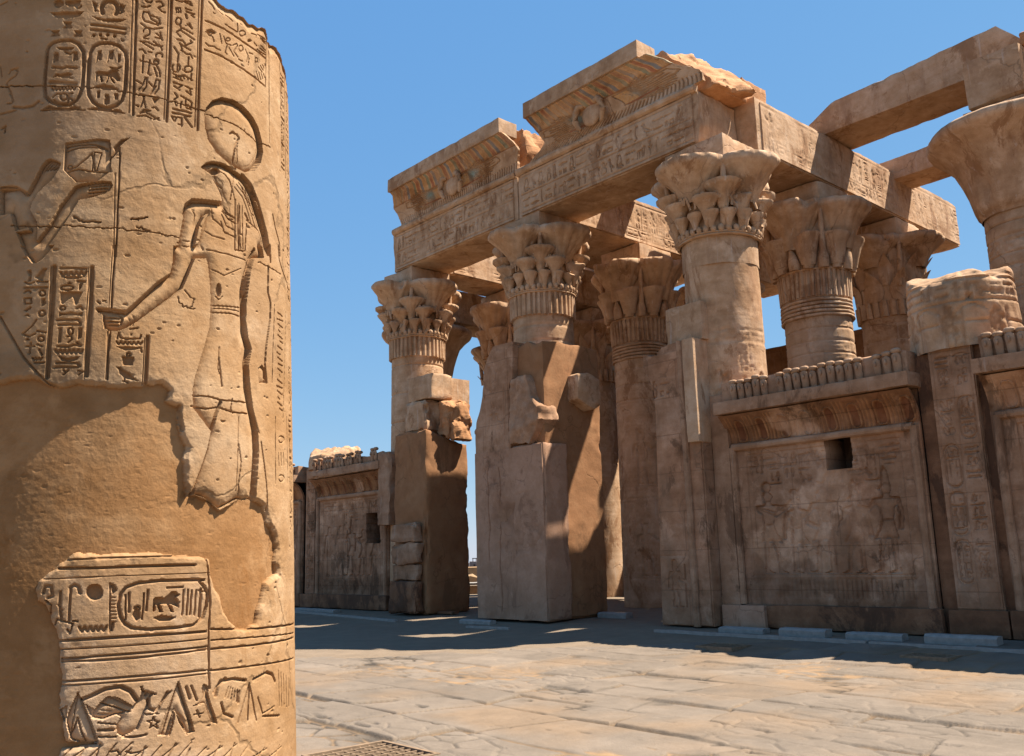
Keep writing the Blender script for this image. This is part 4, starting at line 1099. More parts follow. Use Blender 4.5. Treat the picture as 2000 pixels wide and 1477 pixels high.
# ---------------------------------------------------------------- carved court column in the foreground
def court_column():
    ax=np.array([-4.7577,1.5376]); R0=.915; ta=.031; base=2.829-math.pi
    hm=HM(-1.02,1.42,.55,4.75,.0034)
    A,B=np.meshgrid(hm.x,hm.z,indexing='ij')
    jx=.014*fbm2(A,B,9,3,4)+.006*fbm2(A,B,42,13,2); jz=.014*fbm2(A,B,9,5,4)+.006*fbm2(A,B,42,15,2)
    # bodies first, cuts after
    items=[]
    for ln in FG.strip().split('\n'):
        ty,w,d,p=ln.split(',',3); v=[int(q)/1000 for q in p.split()]
        items.append((ty,float(w)/1000,float(d)/1000,list(zip(v[0::2],v[1::2]))))
    gr={}
    for ty,w,d,p in items:
        if ty[0]=='B': gr.setdefault(ty,[]).append((w,d,p))
    for g in gr.values(): hm.union([q[2] for q in g],g[0][1]*1.25,max(g[0][0],.016),keep=.1)
    hm.base=np.maximum(hm.h,-.012)
    for ty,w,d,p in items:  # fills and strokes tinted brown, putting groove shade into the colour
        if ty=='F':
            if d>0: hm.fill(p,d*1.5,tint=(.82,.75,.68))
            else:
                hm.fill(p,d)
        elif ty=='S': hm.stroke(p,w*1.1,d*1.2 if d<.015 else d*1.1,tint=(.82,.75,.68))
        elif ty=='C': 
            p2=[]
            for (a,b),(c,e) in zip(p[:-1],p[1:]):
                for k in range(6):
                    t=k/6; p2.append((a+(c-a)*t+RNG.normal()*.003,b+(e-b)*t+RNG.normal()*.003))
            hm.stroke(p2+[p[-1]],w,d,tint=(.45,.4,.36))
    rr_=random.Random(12)
    for u0,u1,za,zb in ((.99,1.05,3.62,4.2),(1.10,1.17,2.95,4.15),(1.22,1.29,1.75,4.0),(1.33,1.40,1.5,4.0),(1.09,1.16,1.75,2.6)):
        text_col(hm,u0,u1,za,zb,rr_,.0045,.007,(.84,.77,.7)); hm.stroke([(u1+.02,za),(u1+.02,zb)],.005,.008,(.82,.75,.68))
    # small losses and pitting in the old face
    for k in range(420):
        u,z=RNG.uniform(-.9,1.3),RNG.uniform(.7,4.3); s=RNG.uniform(.003,.013)
        p=[(u+s*math.cos(t)*RNG.uniform(.6,1.6),z+s*.6*math.sin(t)*RNG.uniform(.6,1.4)) for t in np.linspace(0,6.28,8)[:-1]]
        hm.fill(p,RNG.uniform(.003,.009))
    er=np.clip(fbm2(A,B,2.1,77,4)-.28,0,1)
    h=hm.h-er*.018*(.6+.6*fbm2(A,B,22,78,3))+.0035*fbm2(A,B,2.5,80,3)+.0012*fbm2(A,B,38,81,3)
    # plaster repair lies back from the carved face
    low=FG_LOW; blk=FG_BLK; N_=FG_LOW[-18:]
    up=[(-1.3,low[0][1]),*low,(low[-1][0],low[-1][1]),FG_BLK[0]]
    stone_poly=[(-1.3,2.44),*low]+blk+[(-.1,.3),(1.9,.3),(1.9,5.2),(-1.3,5.2)]
    Au=A+jx; Bu=B+jz
    m=HM.inside(Au,Bu,stone_poly)
    D=np.full(A.shape,9.); q=low+blk
    for i in range(0,A.shape[1],200):
        sl=slice(i,i+200); D[:,sl]=HM.dist(Au[:,sl],Bu[:,sl],[(-1.3,2.44)]+q)
    lip=np.clip(D/.016,0,1)
    edge=np.exp(-D/.05)
    hs=h-(1-lip)*.014-edge*.006*(1+fbm2(A,B,30,90,3))
    pz=-.036+.003*fbm2(A,B,2,91,3)+.0007*fbm2(A,B,22,92,4)+.0007*fbm2(A,B,70,93,2)-.003*np.clip(fbm2(A*1.,B*3.2,24,95,2)-.42,0,1)*2+.012*np.exp(-D/.06)*np.clip(fbm2(A,B,4,94,2)+.2,0,1)
    # lower half of the mask: right of the block the plaster tongue runs between low and blk
    h=np.where(m,hs,pz)
    big=fbm2(A,B,.9,101,4); wash=np.clip(fbm2(A,B*3.2,.8,103,5)*1.6+.25,0,1)
    cs=np.ones(A.shape+(3,))*(1+.12*big[...,None])
    grey=np.clip(fbm2(A,B,1.3,107,5)*1.8+.1,0,1)*np.clip((B-1.2)/1.5,.2,1); cs=cs*(1-.6*grey[...,None])+np.array([.88,.90,1.0])*.6*grey[...,None]; band=np.clip(fbm2(A,B*4.5,1.1,203,5)*2.4-.25,0,1)[...,None]*np.clip(1-np.abs(B-3.1)/.35,0,1)[...,None]; cs=cs*(1-.6*band)+np.array([1.12,1.2,1.35])*.6*band; sp=np.clip(fbm2(A,B,17,205,3)-.4,0,1)[...,None]*2; cs=cs*(1-.5*np.clip(sp,0,1)); wp=np.clip(fbm2(A,B,6,207,4)-.38,0,1)[...,None]*4; wp=np.clip(wp,0,1)*np.clip(A/.5+.3,0,1)[...,None]*.5; cs=cs*(1-wp)+np.array([1.3,1.4,1.6])*wp
    pale=np.clip((1.62-B)/.1,0,1)*np.clip((.5-A)/.1,0,1); cs=cs*(1-pale[...,None])+np.array([1.1,1.16,1.3])*pale[...,None]
    cs=cs*(1-.34*wash[...,None])+np.array([1.04,.86,.60])*.34*wash[...,None]
    cs*=(hm.c**.8)
    lowband=np.clip((2.52-B)/.04,0,1)*np.clip((.2-A)/.15,0,1)*np.clip((B-2.2)/.05,0,1)
    tr=np.clip((fbm2(A,B,1.1,211,6)-.08)*7,0,1)[...,None]; td=np.clip((fbm2(A,B*1.3,2.0,213,6)-.25)*7,0,1)[...,None]
    cp=np.ones(A.shape+(3,))*np.array([.82,.70,.56])*(1+.10*tr-.14*td)*(1+.16*fbm2(A,B,1.5,111,6)[...,None]+.05*fbm2(A,B,30,113,2)[...,None])
    C=np.where(m[...,None],cs*(1-.25*lowband[...,None]),cp)
    # broken top
    tu=[p[0] for p in FG_TOP]; tz=[p[1] for p in FG_TOP]
    def ztop(u):
        u=np.asarray(u,float); f=np.interp(u,[-3,-1.2]+tu+[1.25,1.5,2.2,2.9],[4.5,4.8]+tz+[4.15,3.95,3.8,4.5])
        return f+.02*vn(np.stack([u*25,u*0,u*0],-1),5)
    root=thing('court_column','carved sandstone column in the left foreground showing a falcon-headed god','column',(ax[0],ax[1],-.2))
    og=(ax[0],ax[1],-.2)
    def surf(A,B,h):
        th=base+A/R0; r=R0-ta*(B-1.6)+h
        return np.stack([ax[0]+r*np.cos(th),ax[1]+r*np.sin(th),B],-1)
    # squeeze rows above the break down onto it
    T=ztop(hm.x)[:,None]; Bz=np.minimum(B,T); inward=np.clip((B-T),0,1)
    hh=h-np.clip(1-(T-B)/.05,0,1)*.02*(B<=T)-inward*1.1
    zz=Bz+inward*.25*fbm2(A,B,5,120,3)
    P=surf(A,zz,hh); 
    mb=MB(); mb.grid(P,col=C.reshape(-1,3))
    # plain back and foot
    ub=np.linspace(1.42,2*math.pi*R0-1.02,60); zb=np.linspace(.55,4.75,60)
    A2,B2=np.meshgrid(ub,zb,indexing='ij'); uu=np.where(A2>math.pi*R0,A2-2*math.pi*R0,A2); T2=ztop(uu)
    h2=.004*fbm2(A2,B2,3,5,3)-np.clip(B2-T2,0,1)*1.1
    e=np.clip(np.minimum(A2-1.42,ub[-1]-A2)/.2,0,1); 
    mb.grid(surf(A2,np.minimum(B2,T2),h2*e+(1-e)*(-np.clip(B2-T2,0,1)*1.1)),col=(1,1,1))
    ua=np.linspace(-1.02,2*math.pi*R0-1.02,160); za=np.linspace(-.3,.55,20)
    A3,B3=np.meshgrid(ua,za,indexing='ij'); mb.grid(surf(A3,B3,np.zeros_like(A3)),col=(1,1,1))
    th=np.linspace(0,2*np.pi,50)[:-1]; 
    mb.ngon(np.stack([ax[0]+.8*np.cos(th),ax[1]+.8*np.sin(th),np.full_like(th,3.85)],-1))
    mb.build('shaft',M['column'],root,og,paint=True,smooth=60)
    mb=MB(); mb.lathe([(1.25,-.3),(1.25,-.02),(1.2,.06),(.9,.08)],n=64); mb.xform(lambda v:v+np.array([ax[0],ax[1],0])); mb.rough(.012,3,4)
    mb.build('base',M['stone'],root,og)
court_column()
# ---------------------------------------------------------------- temple
XA,XB,XC,XD,XE=-24.43,-18.28,-12.14,-6.79,-29.67
Y1,Y2,Y3=17.7,22.0,26.35
def shaft_hm(z0,z1,res=.035): return HM(-math.pi*.9,math.pi*.9,z0,z1,res)
def shaft(mb,X,Y,hm,r0=.93,tap=.0085,zt=None,seed=1,rough=.012):
    A,B=np.meshgrid(hm.x,hm.z,indexing='ij'); th=A/.9-math.pi/2
    Bz=B
    r=r0-tap*B+hm.h-(0 if zt is None else .05*np.exp(-np.maximum(zt(th)-B,0)/.07))+rough*fbm2(np.cos(th)*3,B*1.5+np.sin(th)*3,1.,seed,4)
    if zt is not None:
        T=zt(th); q=np.clip((B-T)/(hm.z[-1]-T),0,1); r=r*(1-.97*q**.8); xx=r*np.cos(th); yy=r*np.sin(th)
        ql=np.clip(q*1.6,0,1); tc=float(np.mean(T)); Bz=np.where(q>0,T*(1-ql)+(tc+.03)*ql+.13*fbm2(xx,yy,1.7,seed+3,4)*np.clip(q*5,0,1),B)
    P=np.stack([X+r*np.cos(th),Y+r*np.sin(th),Bz],-1)
    P[-1]=P[0]
    mb.grid(P,col=hm.c.reshape(-1,3))
def rings(hm,zs,w=.02,d=.02,tint=None):
    for z in zs: hm.stroke([(hm.x[0],z),(hm.x[-1],z)],w,d,tint)
def bell(mb,cx,cy,prof,n=20):
    big=n>16; n=96 if big else 32; prof=np.array(prof,float); th=2*np.pi*np.arange(n)/n; m=16 if big else 8
    gv=np.exp(-((np.mod(th*m/(2*np.pi),1)-.5)/.17)**2); kk=np.arange(len(prof))
    rr=prof[None,:,0]*(1-.05*gv[:,None]*np.clip(kk/2.,0,1)*(kk<len(prof)-3))
    mb.grid(np.stack([cx+rr*np.cos(th)[:,None],cy+rr*np.sin(th)[:,None],np.broadcast_to(prof[None,:,1],rr.shape)],-1),cu=True)
def cap_composite(r=.9,ribs=True):
    """quatrefoil capital: four big umbels, eight small, sixteen buds and a ribbed neck; z from the neck ring"""
    mb=MB()
    mb.lathe([(r*.98,-.68),(r*.99,0),(r*1.0,.1),(r*.95,.35),(r*.96,.6),(r*.98,.9),(r*1.0,1.3),(r*1.0,1.8),(0,1.8)],n=48)
    for k in range(4):
        a=k*math.pi/2; c=(.80*math.cos(a),.80*math.sin(a))
        bell(mb,*c,[(.30,.8),(.36,1.0),(.46,1.2),(.60,1.38),(.76,1.52),(.86,1.6),(.90,1.66),(.90,1.74),(.86,1.8),(.5,1.82),(0,1.82)],28)
        b=a+math.pi/4; q=(math.cos(b),math.sin(b))
        mb.tube([(1.08*q[0],1.08*q[1],.95),(1.1*q[0],1.1*q[1],1.3),(1.16*q[0],1.16*q[1],1.72)],[.085,.07,.06],8)
        mb.tube([(.86*q[0],.86*q[1],.1),(.94*q[0],.94*q[1],.4),(.98*q[0],.98*q[1],.62)],[.09,.09,.11],7)
        bell(mb,.98*q[0],.98*q[1],[(.1,.55),(.16,.75),(.26,.95),(.4,1.08),(.44,1.13),(.44,1.19),(.38,1.22),(0,1.22)],18)
    for k in range(8):
        a=(k+.5)*math.pi/4; q=(math.cos(a),math.sin(a))
        mb.tube([(.86*q[0],.86*q[1],.05),(.95*q[0],.95*q[1],.2),(1.02*q[0],1.02*q[1],.36)],[.07,.07,.08],7)
        bell(mb,1.02*q[0],1.02*q[1],[(.07,.3),(.12,.5),(.2,.66),(.3,.78),(.33,.82),(.33,.87),(.28,.9),(0,.9)],14)
    for k in range(16):
        a=(k+.25)*math.pi/8; q=(math.cos(a),math.sin(a))
        bell(mb,.99*q[0],.99*q[1],[(.05,.14),(.09,.3),(.15,.42),(.19,.48),(.19,.53),(.14,.55),(0,.55)],10)
        # curled leaves over the small umbels
        for sgn in (-1,1):
            pts=[]
            for t in np.linspace(0,1,7):
                an=a+sgn*(.06+.13*t); rr=1.07+.09*math.sin(t*2.6); pts.append((rr*math.cos(an),rr*math.sin(an),.62+.34*math.sin(t*math.pi*.85)))
            mb.tube(pts,[.035]*7,6)
    for k in range(36):
        a=k*2*math.pi/36; mb.sphere((.97*math.cos(a),.97*math.sin(a),.13),(.075,.075,.1),8,6)
        if ribs: mb.tube([(r*.985*math.cos(a),r*.985*math.sin(a),-.66),(r*math.cos(a),r*math.sin(a),-.02)],.062,6)
    for z,rr in ((0,.955),(.05,.965),):
        mb.lathe([(rr-.03,z-.03),(rr+.03,z-.02),(rr+.04,z),(rr+.03,z+.02),(rr-.03,z+.03)],n=48)
    return mb
def cap_lotus(r=.9):
    mb=MB()
    mb.lathe([(r*.98,-.75),(r,0),(r*1.0,.3),(r*1.0,.7),(r*1.02,1.2),(r*1.0,1.8),(0,1.8)],n=48)
    for k in range(4):
        a=k*math.pi/2; c=(.78*math.cos(a),.78*math.sin(a))
        bell(mb,*c,[(.34,.55),(.42,.8),(.52,1.05),(.66,1.3),(.80,1.48),(.90,1.58),(.93,1.64),(.93,1.72),(.88,1.78),(.5,1.8),(0,1.8)],28)
        b=a+math.pi/4; q=(math.cos(b),math.sin(b))
        mb.tube([(1.0*q[0],1.0*q[1],.2),(1.1*q[0],1.1*q[1],.8),(1.17*q[0],1.17*q[1],1.7)],[.1,.08,.06],8)
    for k in range(8):
        a=(k+.5)*math.pi/4; q=(math.cos(a),math.sin(a))
        bell(mb,.95*q[0],.95*q[1],[(.18,.1),(.24,.35),(.3,.6),(.38,.78),(.42,.84),(.42,.9),(.36,.92),(0,.92)],14)
    for k in range(16):
        a=k*math.pi/8; pts=[((.96+.1*t)*math.cos(a),(.96+.1*t)*math.sin(a),.02+.62*t) for t in np.linspace(0,1,6)]
        mb.tube(pts,[.14,.15,.14,.11,.07,.02],8)
    for k in range(40):
        a=k*2*math.pi/40; mb.tube([(r*.98*math.cos(a),r*.98*math.sin(a),-.72),(r*1.0*math.cos(a),r*1.0*math.sin(a),0)],.055,6)
    mb.lathe([(r*.98,-.04),(r*1.06,-.02),(r*1.07,.02),(r,.05)],n=48)
    for z in (-.82,-.92,-1.02,-1.12,-1.22): mb.lathe([(r*.97,z-.045),(r*1.03,z-.03),(r*1.04,z),(r*1.03,z+.03),(r*.97,z+.045)],n=48)
    return mb
def cap_palm(r=.9):
    mb=MB()
    mb.lathe([(r*.96,-.5),(r,0),(r*1.05,.5),(r*1.12,1.0),(r*1.2,1.4),(r*1.1,1.8),(0,1.8)],n=48)
    for k in range(4):
        a=k*math.pi/2; c=(.84*math.cos(a),.84*math.sin(a))
        bell(mb,*c,[(.3,.9),(.4,1.1),(.56,1.32),(.76,1.5),(.88,1.6),(.92,1.66),(.92,1.74),(.86,1.8),(.4,1.81),(0,1.81)],26)
        b=a+math.pi/4; q=(math.cos(b),math.sin(b))
        mb.tube([(1.02*q[0],1.02*q[1],.3),(1.12*q[0],1.12*q[1],1.0),(1.2*q[0],1.2*q[1],1.7)],[.09,.08,.05],8)
    for k in range(8):
        a=k*math.pi/4
        for lv,(z0,z1,wd) in enumerate(((-.1,.75,.3),(.35,1.25,.24))):
            an=a+(lv*math.pi/8)
            P=[]
            for t in np.linspace(0,1,9):
                w=wd*math.sin(math.pi*(.25+.7*t)); rr=.92+.16*t*t+(.16*max(0,t-.6)*2.5)
                row=[]
                for s in np.linspace(-1,1,7):
                    aa=an+s*w/1.0; q=rr+.07*(1-s*s); row.append((q*math.cos(aa),q*math.sin(aa),z0+(z1-z0)*t-.05*s*s*t))
                P.append(row)
            mb.grid(np.array(P))
    for k in range(24):
        a=k*2*math.pi/24; mb.tube([(r*.98*math.cos(a),r*.98*math.sin(a),-.55),(r*1.0*math.cos(a),r*1.0*math.sin(a),-.08)],.1,6)
    return mb
def cap_bell(r=.92):
    mb=MB(); n=72
    prof=[(r*.97,-.1),(r*1.0,-.02),(r*1.05,.02),(r*1.12,.2),(r*1.2,.55),(r*1.32,.95),(r*1.5,1.3),(r*1.75,1.58),(r*1.98,1.76),(r*2.03,1.84),(r*2.03,1.95),(r*1.96,2.02),(0,2.04)]
    mb.lathe(prof,n=n)
    return mb
def bite(mb,X,Y,zc,seed):
    r=random.Random(seed); ps=[]
    for k in range(9):
        a=r.uniform(0,6.28); h=r.choice([1.72,1.75,1.1,.85,.5]); q={1.72:1.5,1.75:1.6,1.1:1.35,.85:1.3,.5:1.15}[h]; ps.append((np.array([X+q*math.cos(a),Y+q*math.sin(a),zc+h]),r.uniform(.16,.34)))
    def f(v):
        v=v.copy()
        for p,rad in ps:
            d=np.linalg.norm(v-p,axis=1); w=np.clip(1.3-d/rad,0,1)*(.7+.5*fbm(v*5,seed,3)); c=np.stack([np.full(len(v),X),np.full(len(v),Y),v[:,2]-.12],-1); v=v+(c-v)*(.26*np.clip(w,0,1))[:,None]
        return v
    mb.xform(f)
def column(X,Y,kind,label,shaft_fn=None,zcap=8.75,res=.035,seed=1,zs=None,mat='carved',abacus=True,hw=.81,plz=0.,ztop=11.13,group='stone columns of the temple hall'):
    t=thing('temple_column',label,'column',(X,Y,0),group); og=(X,Y,0)
    hm=shaft_hm(0,zs or zcap-.3,res)
    if shaft_fn: shaft_fn(hm)
    mb=MB(); shaft(mb,X,Y,hm,seed=seed); mb.build('shaft',M[mat],t,og,paint=True,smooth=50)
    cb={'composite':cap_composite,'worn':lambda:cap_composite(.9,False),'lotus':cap_lotus,'palm':cap_palm,'bell':cap_bell}[kind]()
    cb.xform(lambda v:v+np.array([X,Y,zcap])); bite(cb,X,Y,zcap,seed); cb.rough(.04,1.9,seed); cb.rough(.014,10,seed+9)
    cb.build('capital',M['rubble' if False else 'stone'],t,og,smooth=55)
    if abacus:
        mb=MB(); block(mb,X-hw,X+hw,Y-.8,Y+.8,zcap+1.8,ztop-.004,res=.1,seed=seed+5,chip=.08); mb.build('abacus',M['stone'],t,og)
    return t
rnd=random.Random(5)

def f_rows(z0,z1,dz,w=.014,d=.012,text=False):
    def f(hm):
        z=z0
        while z<z1:
            rings(hm,[z],w*1.4,d*2); 
            if text and rnd.random()<text: text_row(hm,-2.8,2.8,z+.05,z+dz-.05,rnd,.012,.012)
            z+=dz
    return f
def f_scene(z0,z1,top=None,lw=.026,d=.035):
    def f(hm):
        h=z1-z0
        rings(hm,[z0-.06,z1+.2],.016,.014)
        for k,u in enumerate(np.linspace(-2.5,2.4,6)): figure(hm,u,z0,h*.82*rnd.uniform(.9,1),1 if k%2 else -1,lw,d)
        for u in np.linspace(-2.2,2.2,5):
            text_col(hm,u-.28,u-.1,z0+h*.72,z1+.12,rnd,.013,.014)
            text_col(hm,u-.05,u+.13,z0+h*.72,z1+.12,rnd,.013,.014)
        if top:
            for a,b in top: rings(hm,[a],.016,.014); text_row(hm,-2.8,2.8,a+.05,b-.05,rnd,.014,.014)
    return f
def shaft_C(hm):
    f_scene(3.9,6.0,[(6.25,6.6)])(hm); A,B=np.meshgrid(hm.x,hm.z,indexing='ij')
    # upper shaft made good in smooth mortar
    k=np.clip((B-6.75-.3*fbm2(A,B,.8,3,3))/.05,0,1); hm.h*=1-k; hm.c=hm.c*(1-k[...,None])+np.array([1.06,1.02,.98])*k[...,None]
column(XC,Y1,'worn','front column right of the doorway with the tallest smooth shaft and flower capital',shaft_C,seed=3,zs=8.72,hw=.86)
def shaft_B(hm):
    A,B=np.meshgrid(hm.x,hm.z,indexing='ij'); rings(hm,[7.45,7.9],.02,.02)
column(XB,Y1,'composite','front column rising behind the thick middle pillar with its flower capital',shaft_B,seed=6,zcap=8.85)
column(XA,Y1,'composite','leftmost front column with blocks against its shaft and a flower capital',f_rows(5.,8.1,.95),seed=8,zcap=8.78)
column(XC,Y2,'lotus','second row column with ringed neck behind the smooth front column',lambda hm:(f_rows(5.2,7.35,.33,text=.6)(hm),f_scene(2.2,4.9)(hm)),seed=11,zcap=8.75,zs=8.1)
column(XC,Y3,'palm','third row column with palm leaf capital behind the ringed column',f_rows(5,8.3,.5,text=.4),seed=12,zcap=8.75,res=.05)
column(XB,Y2,'lotus','second row column with ribbed neck seen through the right doorway',lambda hm:(f_rows(6.2,7.5,.5)(hm),f_scene(3.6,5.9)(hm),f_scene(.9,3.0)(hm)),seed=13,zcap=8.75,zs=8.1)
column(XB,Y3,'palm','third row column in the dark of the right doorway',f_rows(5,8.3,.6),seed=14,zcap=8.75,res=.06)
column(XA,Y2,'lotus','second row column with lotus capital seen through the left doorway',f_rows(5,8,.6),seed=15,zcap=8.75,res=.06,zs=8.1)
column(XA,Y3,'palm','third row column whose capital shows right of the middle flower capital',f_rows(5,8,.6),seed=16,zcap=8.75,res=.06)
column(XE,Y2,'bell','plain bell capital column half hidden behind the leftmost front column',None,seed=17,zcap=8.75,res=.06,ztop=11.2)
column(XE,Y3,'palm','farthest left column showing its capital rim in the left doorway',None,seed=18,zcap=8.75,res=.06)
def shaft_D2(hm):
    rings(hm,[8.6,8.3,7.9,7.6,7.1],.022,.03); text_row(hm,-2.8,2.8,7.15,7.55,rnd,.02,.025); text_row(hm,-2.8,2.8,7.95,8.25,rnd,.018,.025); f_scene(4.2,6.8)(hm)
column(XD,Y2,'bell','big right hand column with a broad plain bell capital',shaft_D2,seed=19,zcap=8.95,zs=8.95,hw=.78,ztop=11.455)
column(XD,Y3,'palm','right hand third row column behind the broken stump',None,seed=20,zcap=8.75,res=.06)
# broken stumps of the front row
def stump(X,z0,z1,label,seed,fn=None):
    t=thing('column_stump',label,'column stump',(X,Y1,z0),'broken columns of the front row')
    hm=shaft_hm(z0,z1+.8,.035)
    if fn: fn(hm)
    mb=MB(); shaft(mb,X,Y1,hm,r0=1.0,zt=lambda th:z1-.38+.2*np.cos(th-2.0)+.13*vn(np.stack([np.cos(th)*2.3,np.sin(th)*2.3,th*0],-1),seed)+.05*vn(np.stack([np.cos(th)*9,np.sin(th)*9,th*0],-1),seed),seed=seed,rough=.05)
    mb.build('shaft',M['carved'],t,(X,Y1,z0),paint=True,smooth=45)
def st_D(hm):
    rings(hm,[5.55,5.95,6.35,6.45],.024,.03)
    for u in (-1.1,-.3,.5): hm.stroke([(u+.35*math.cos(a),5.45+.42*math.sin(a)) for a in np.linspace(0,3.14,12)],.026,.03)
    hm.fill([(.42,5.95),(.52,5.95),(.52,6.06),(.42,6.06)],.12)
    text_row(hm,-2.6,2.6,6.02,6.3,rnd,.022,.03,(.8,.75,.7)); [figure(hm,u,5.1,.8,1,.024,.035,(.8,.75,.7)) for u in (-1.5,-.7,.1,.9)]
stump(XD,5.1,7.0,'broken column stump standing above the right screen wall',31,st_D)
stump(XE,4.9,6.0,'rounded broken column stump on the far left screen wall',32)
# ---------------------------------------------------------------- architraves
def arch_front(x0,x1,label,seed,xl=None,xr=None):
    t=thing('architrave',label,'architrave',((x0+x1)/2,Y1,11.13),'front architraves over the doorways'); og=((x0+x1)/2,Y1,11.13)
    mb=MB(); block(mb,x0,x1,16.93,18.5,11.13,12.46,res=.1,seed=seed,chip=.06,xl=xl,xr=xr); mb.build('beam',M['stone'],t,og)
    hm=HM(x0+.16,x1-.16,11.17,12.4,.02); r=random.Random(seed)
    for z in (11.25,11.78,12.34): hm.stroke([(x0,z),(x1,z)],.022,.03,(.8,.76,.72))
    text_row(hm,x0+.25,x1-.3,11.33,11.7,r,.019,.042,(.8,.76,.72)); text_row(hm,x0+.25,x1-.3,11.86,12.26,r,.019,.042,(.8,.76,.72)); wear(hm,.5,1.3,seed)
    A,B=np.meshgrid(hm.x,hm.z,indexing='ij'); hm.h+=.012*fbm2(A,B,1.3,seed,4)-.02*np.clip(fbm2(A,B,.9,seed+2,4)-.3,0,1)
    for k in range(3):
        u=r.uniform(x0+1,x1-1); hm.fill([(u,11.5),(u+.1,11.5),(u+.1,11.6),(u,11.6)],.08)
    mb=MB(); panel(mb,hm,lambda a,b,h:np.stack([a,16.88-h,b],-1),.06); mb.build('inscription',M['carved'],t,og,paint=True)
    # torus roll along the top edge
    xs=np.linspace(x0+.02,x1-.02,60); mb=MB()
    mb.tube(np.stack([xs,np.full_like(xs,16.9),np.full_like(xs,12.53)],-1),.115+.012*vn(np.stack([xs*1.7,xs*0,xs*0],-1),seed),10); mb.rough(.02,2.5,seed); mb.build('torus_moulding',M['stone'],t,og)
arch_front(-24.62,-18.36,'left architrave block with two rows of signs over the left doorway',41,xl=lambda y,z:-24.62+.16*(z-11.13)*-.3+.1*fbm2(y,z,2.,3,3))
arch_front(-18.33,-11.9,'right architrave block with two rows of signs over the right doorway',42,xr=lambda y,z:-11.92+.1*fbm2(y,z,2.2,7,4)-.12*np.clip(11.6-z,0,1))
def arch_depth(X,y0,y1,label,seed,hw=.76,sides=True,yf=None,z0=11.17):
    t=thing('architrave',label,'architrave',(X,(y0+y1)/2,11.18),'architraves running back into the hall'); og=(X,(y0+y1)/2,11.18)
    mb=MB(); block(mb,X-hw,X+hw,y0,y1,z0,12.64,res=.14,seed=seed,chip=.1,yf=yf); mb.build('beam',M['stone'],t,og)
    hm=HM(y0+.2,y1-.15,z0+.05,12.52,.03); r=random.Random(seed)
    for z in (11.3,11.62,12.45): hm.stroke([(y0,z),(y1,z)],.018,.012)
    text_row(hm,y0+.2,y1-.2,11.34,11.58,r,.02,.02,(.9,.87,.84))
    y=y0+.6
    while y<y1-.6:
        figure(hm,y,11.66,.7,1 if r.random()<.5 else -1,.022,.022,(.92,.9,.87)); text_col(hm,y+.28,y+.46,11.68,12.38,r,.018,.018,(.9,.87,.84)); y+=.75
    A,B=np.meshgrid(hm.x,hm.z,indexing='ij'); wear(hm,.9,1.,seed); hm.h+=.014*fbm2(A,B,1.3,seed,4)
    mb=MB(); panel(mb,hm,lambda a,b,h:np.stack([X+hw+.03+h,a,b],-1),.03); mb.build('inscription',M['carved'],t,og,paint=True)
arch_depth(XC+.11,18.56,30.3,'long sunlit architrave running back from the smooth front column',51,hw=.65)
arch_depth(XB,18.52,30.3,'architrave over the middle columns seen through the right doorway',52,hw=.62)
arch_depth(XA,18.52,30.3,'architrave over the left row of columns inside the hall',53)
arch_depth(XE,21.2,30.3,'far left architrave on the plain bell capital',54)
arch_depth(XD,21.1,30.3,'right hand architrave carried by the broad bell capital',55,hw=.62,z0=11.46)
def rock(name,b,label,cat,seed,mat='rubble',group=None,res=.08,amp=.05,chip=.14,**k):
    x0,x1,y0,y1,z0,z1=b; og=((x0+x1)/2,(y0+y1)/2,z0)
    mb=MB(); block(mb,*b,res=res,amp=amp,chip=chip,seed=seed,**k); o=mb.build(name,M[mat],None,og,smooth=40); return tag(o,label,cat,group)
# roof beams laid across
def beam(x0,x1,Y,label,seed,z0=12.66,z1=13.6,hw=.55,**k):
    return rock('roof_beam',(x0,x1,Y-hw,Y+hw,z0,z1),label,'roof beam',seed,'stone','stone beams spanning the roof',res=.12,amp=.016,chip=.05,**k)
beam(-12.05,-6.3,22.75,'topmost stone beam against the sky bridging to the broad bell column',61,z1=13.62,hw=.76,zt=lambda x,y:13.5+.04*(x+12)+.09*fbm2(x,y,1.2,4,4)-np.clip(-11.4-x,0,1)*.6-np.clip(x+6.9,0,1)*1.1,xl=lambda y,z:-12.1+.45*(z-12.66)+.05*fbm2(y,z,3,2,3))
rock('fallen_block',(-6.25,-5.3,21.4,22.9,12.66,13.1),'rough block on the right hand architrave beside the topmost beam','stone block',65,'rubble',zt=lambda x,y:13.0-.1*(x+5.9)+.12*fbm2(x,y,1.3,9,4))
beam(-11.75,-6.6,26.4,'lower roof beam meeting the rear of the sunlit architrave',62,z0=12.35,z1=13.2,zt=lambda x,y:13.0+.06*(x+11)+.08*fbm2(x,y,1.5,6,4),hw=.6)
beam(-17.6,-12.7,20.9,'roof beam above the right doorway hidden behind the cornice',63,z1=13.3,hw=.5)
beam(-17.7,-12.4,26.4,'rear roof beam above the right doorway',64,z1=13.3)
beam(-24.2,-18.6,26.4,'rear roof beam above the left doorway',67,z1=13.3)
beam(-29.3,-24.6,26.4,'far left roof beam crossing to the left architrave',68,z1=13.2)
rock('stone_block',(-12.85,-11.7,18.6,19.7,12.66,13.4),'low broken block on top of the sunlit architrave beside the cornice','stone block',71,'rubble',zt=lambda x,y:13.3+.13*fbm2(x,y,1.6,5,4))
rock('stone_block',(-12.9,-11.55,17.3,18.5,12.48,12.95),'jagged stone remnant behind the broken cornice end','stone block',72,'rubble',zt=lambda x,y:12.85+.15*fbm2(x,y,1.4,15,4)-.2*np.clip(x+12.1,0,1))
def slab(x0,x1,y0,y1,label,seed): return rock('added_roof_slab',(x0,x1,y0,y1,12.66,13.15),label,'added slab',seed,'stone','added slabs that darken the hall',res=.3,amp=.03,chip=.1)
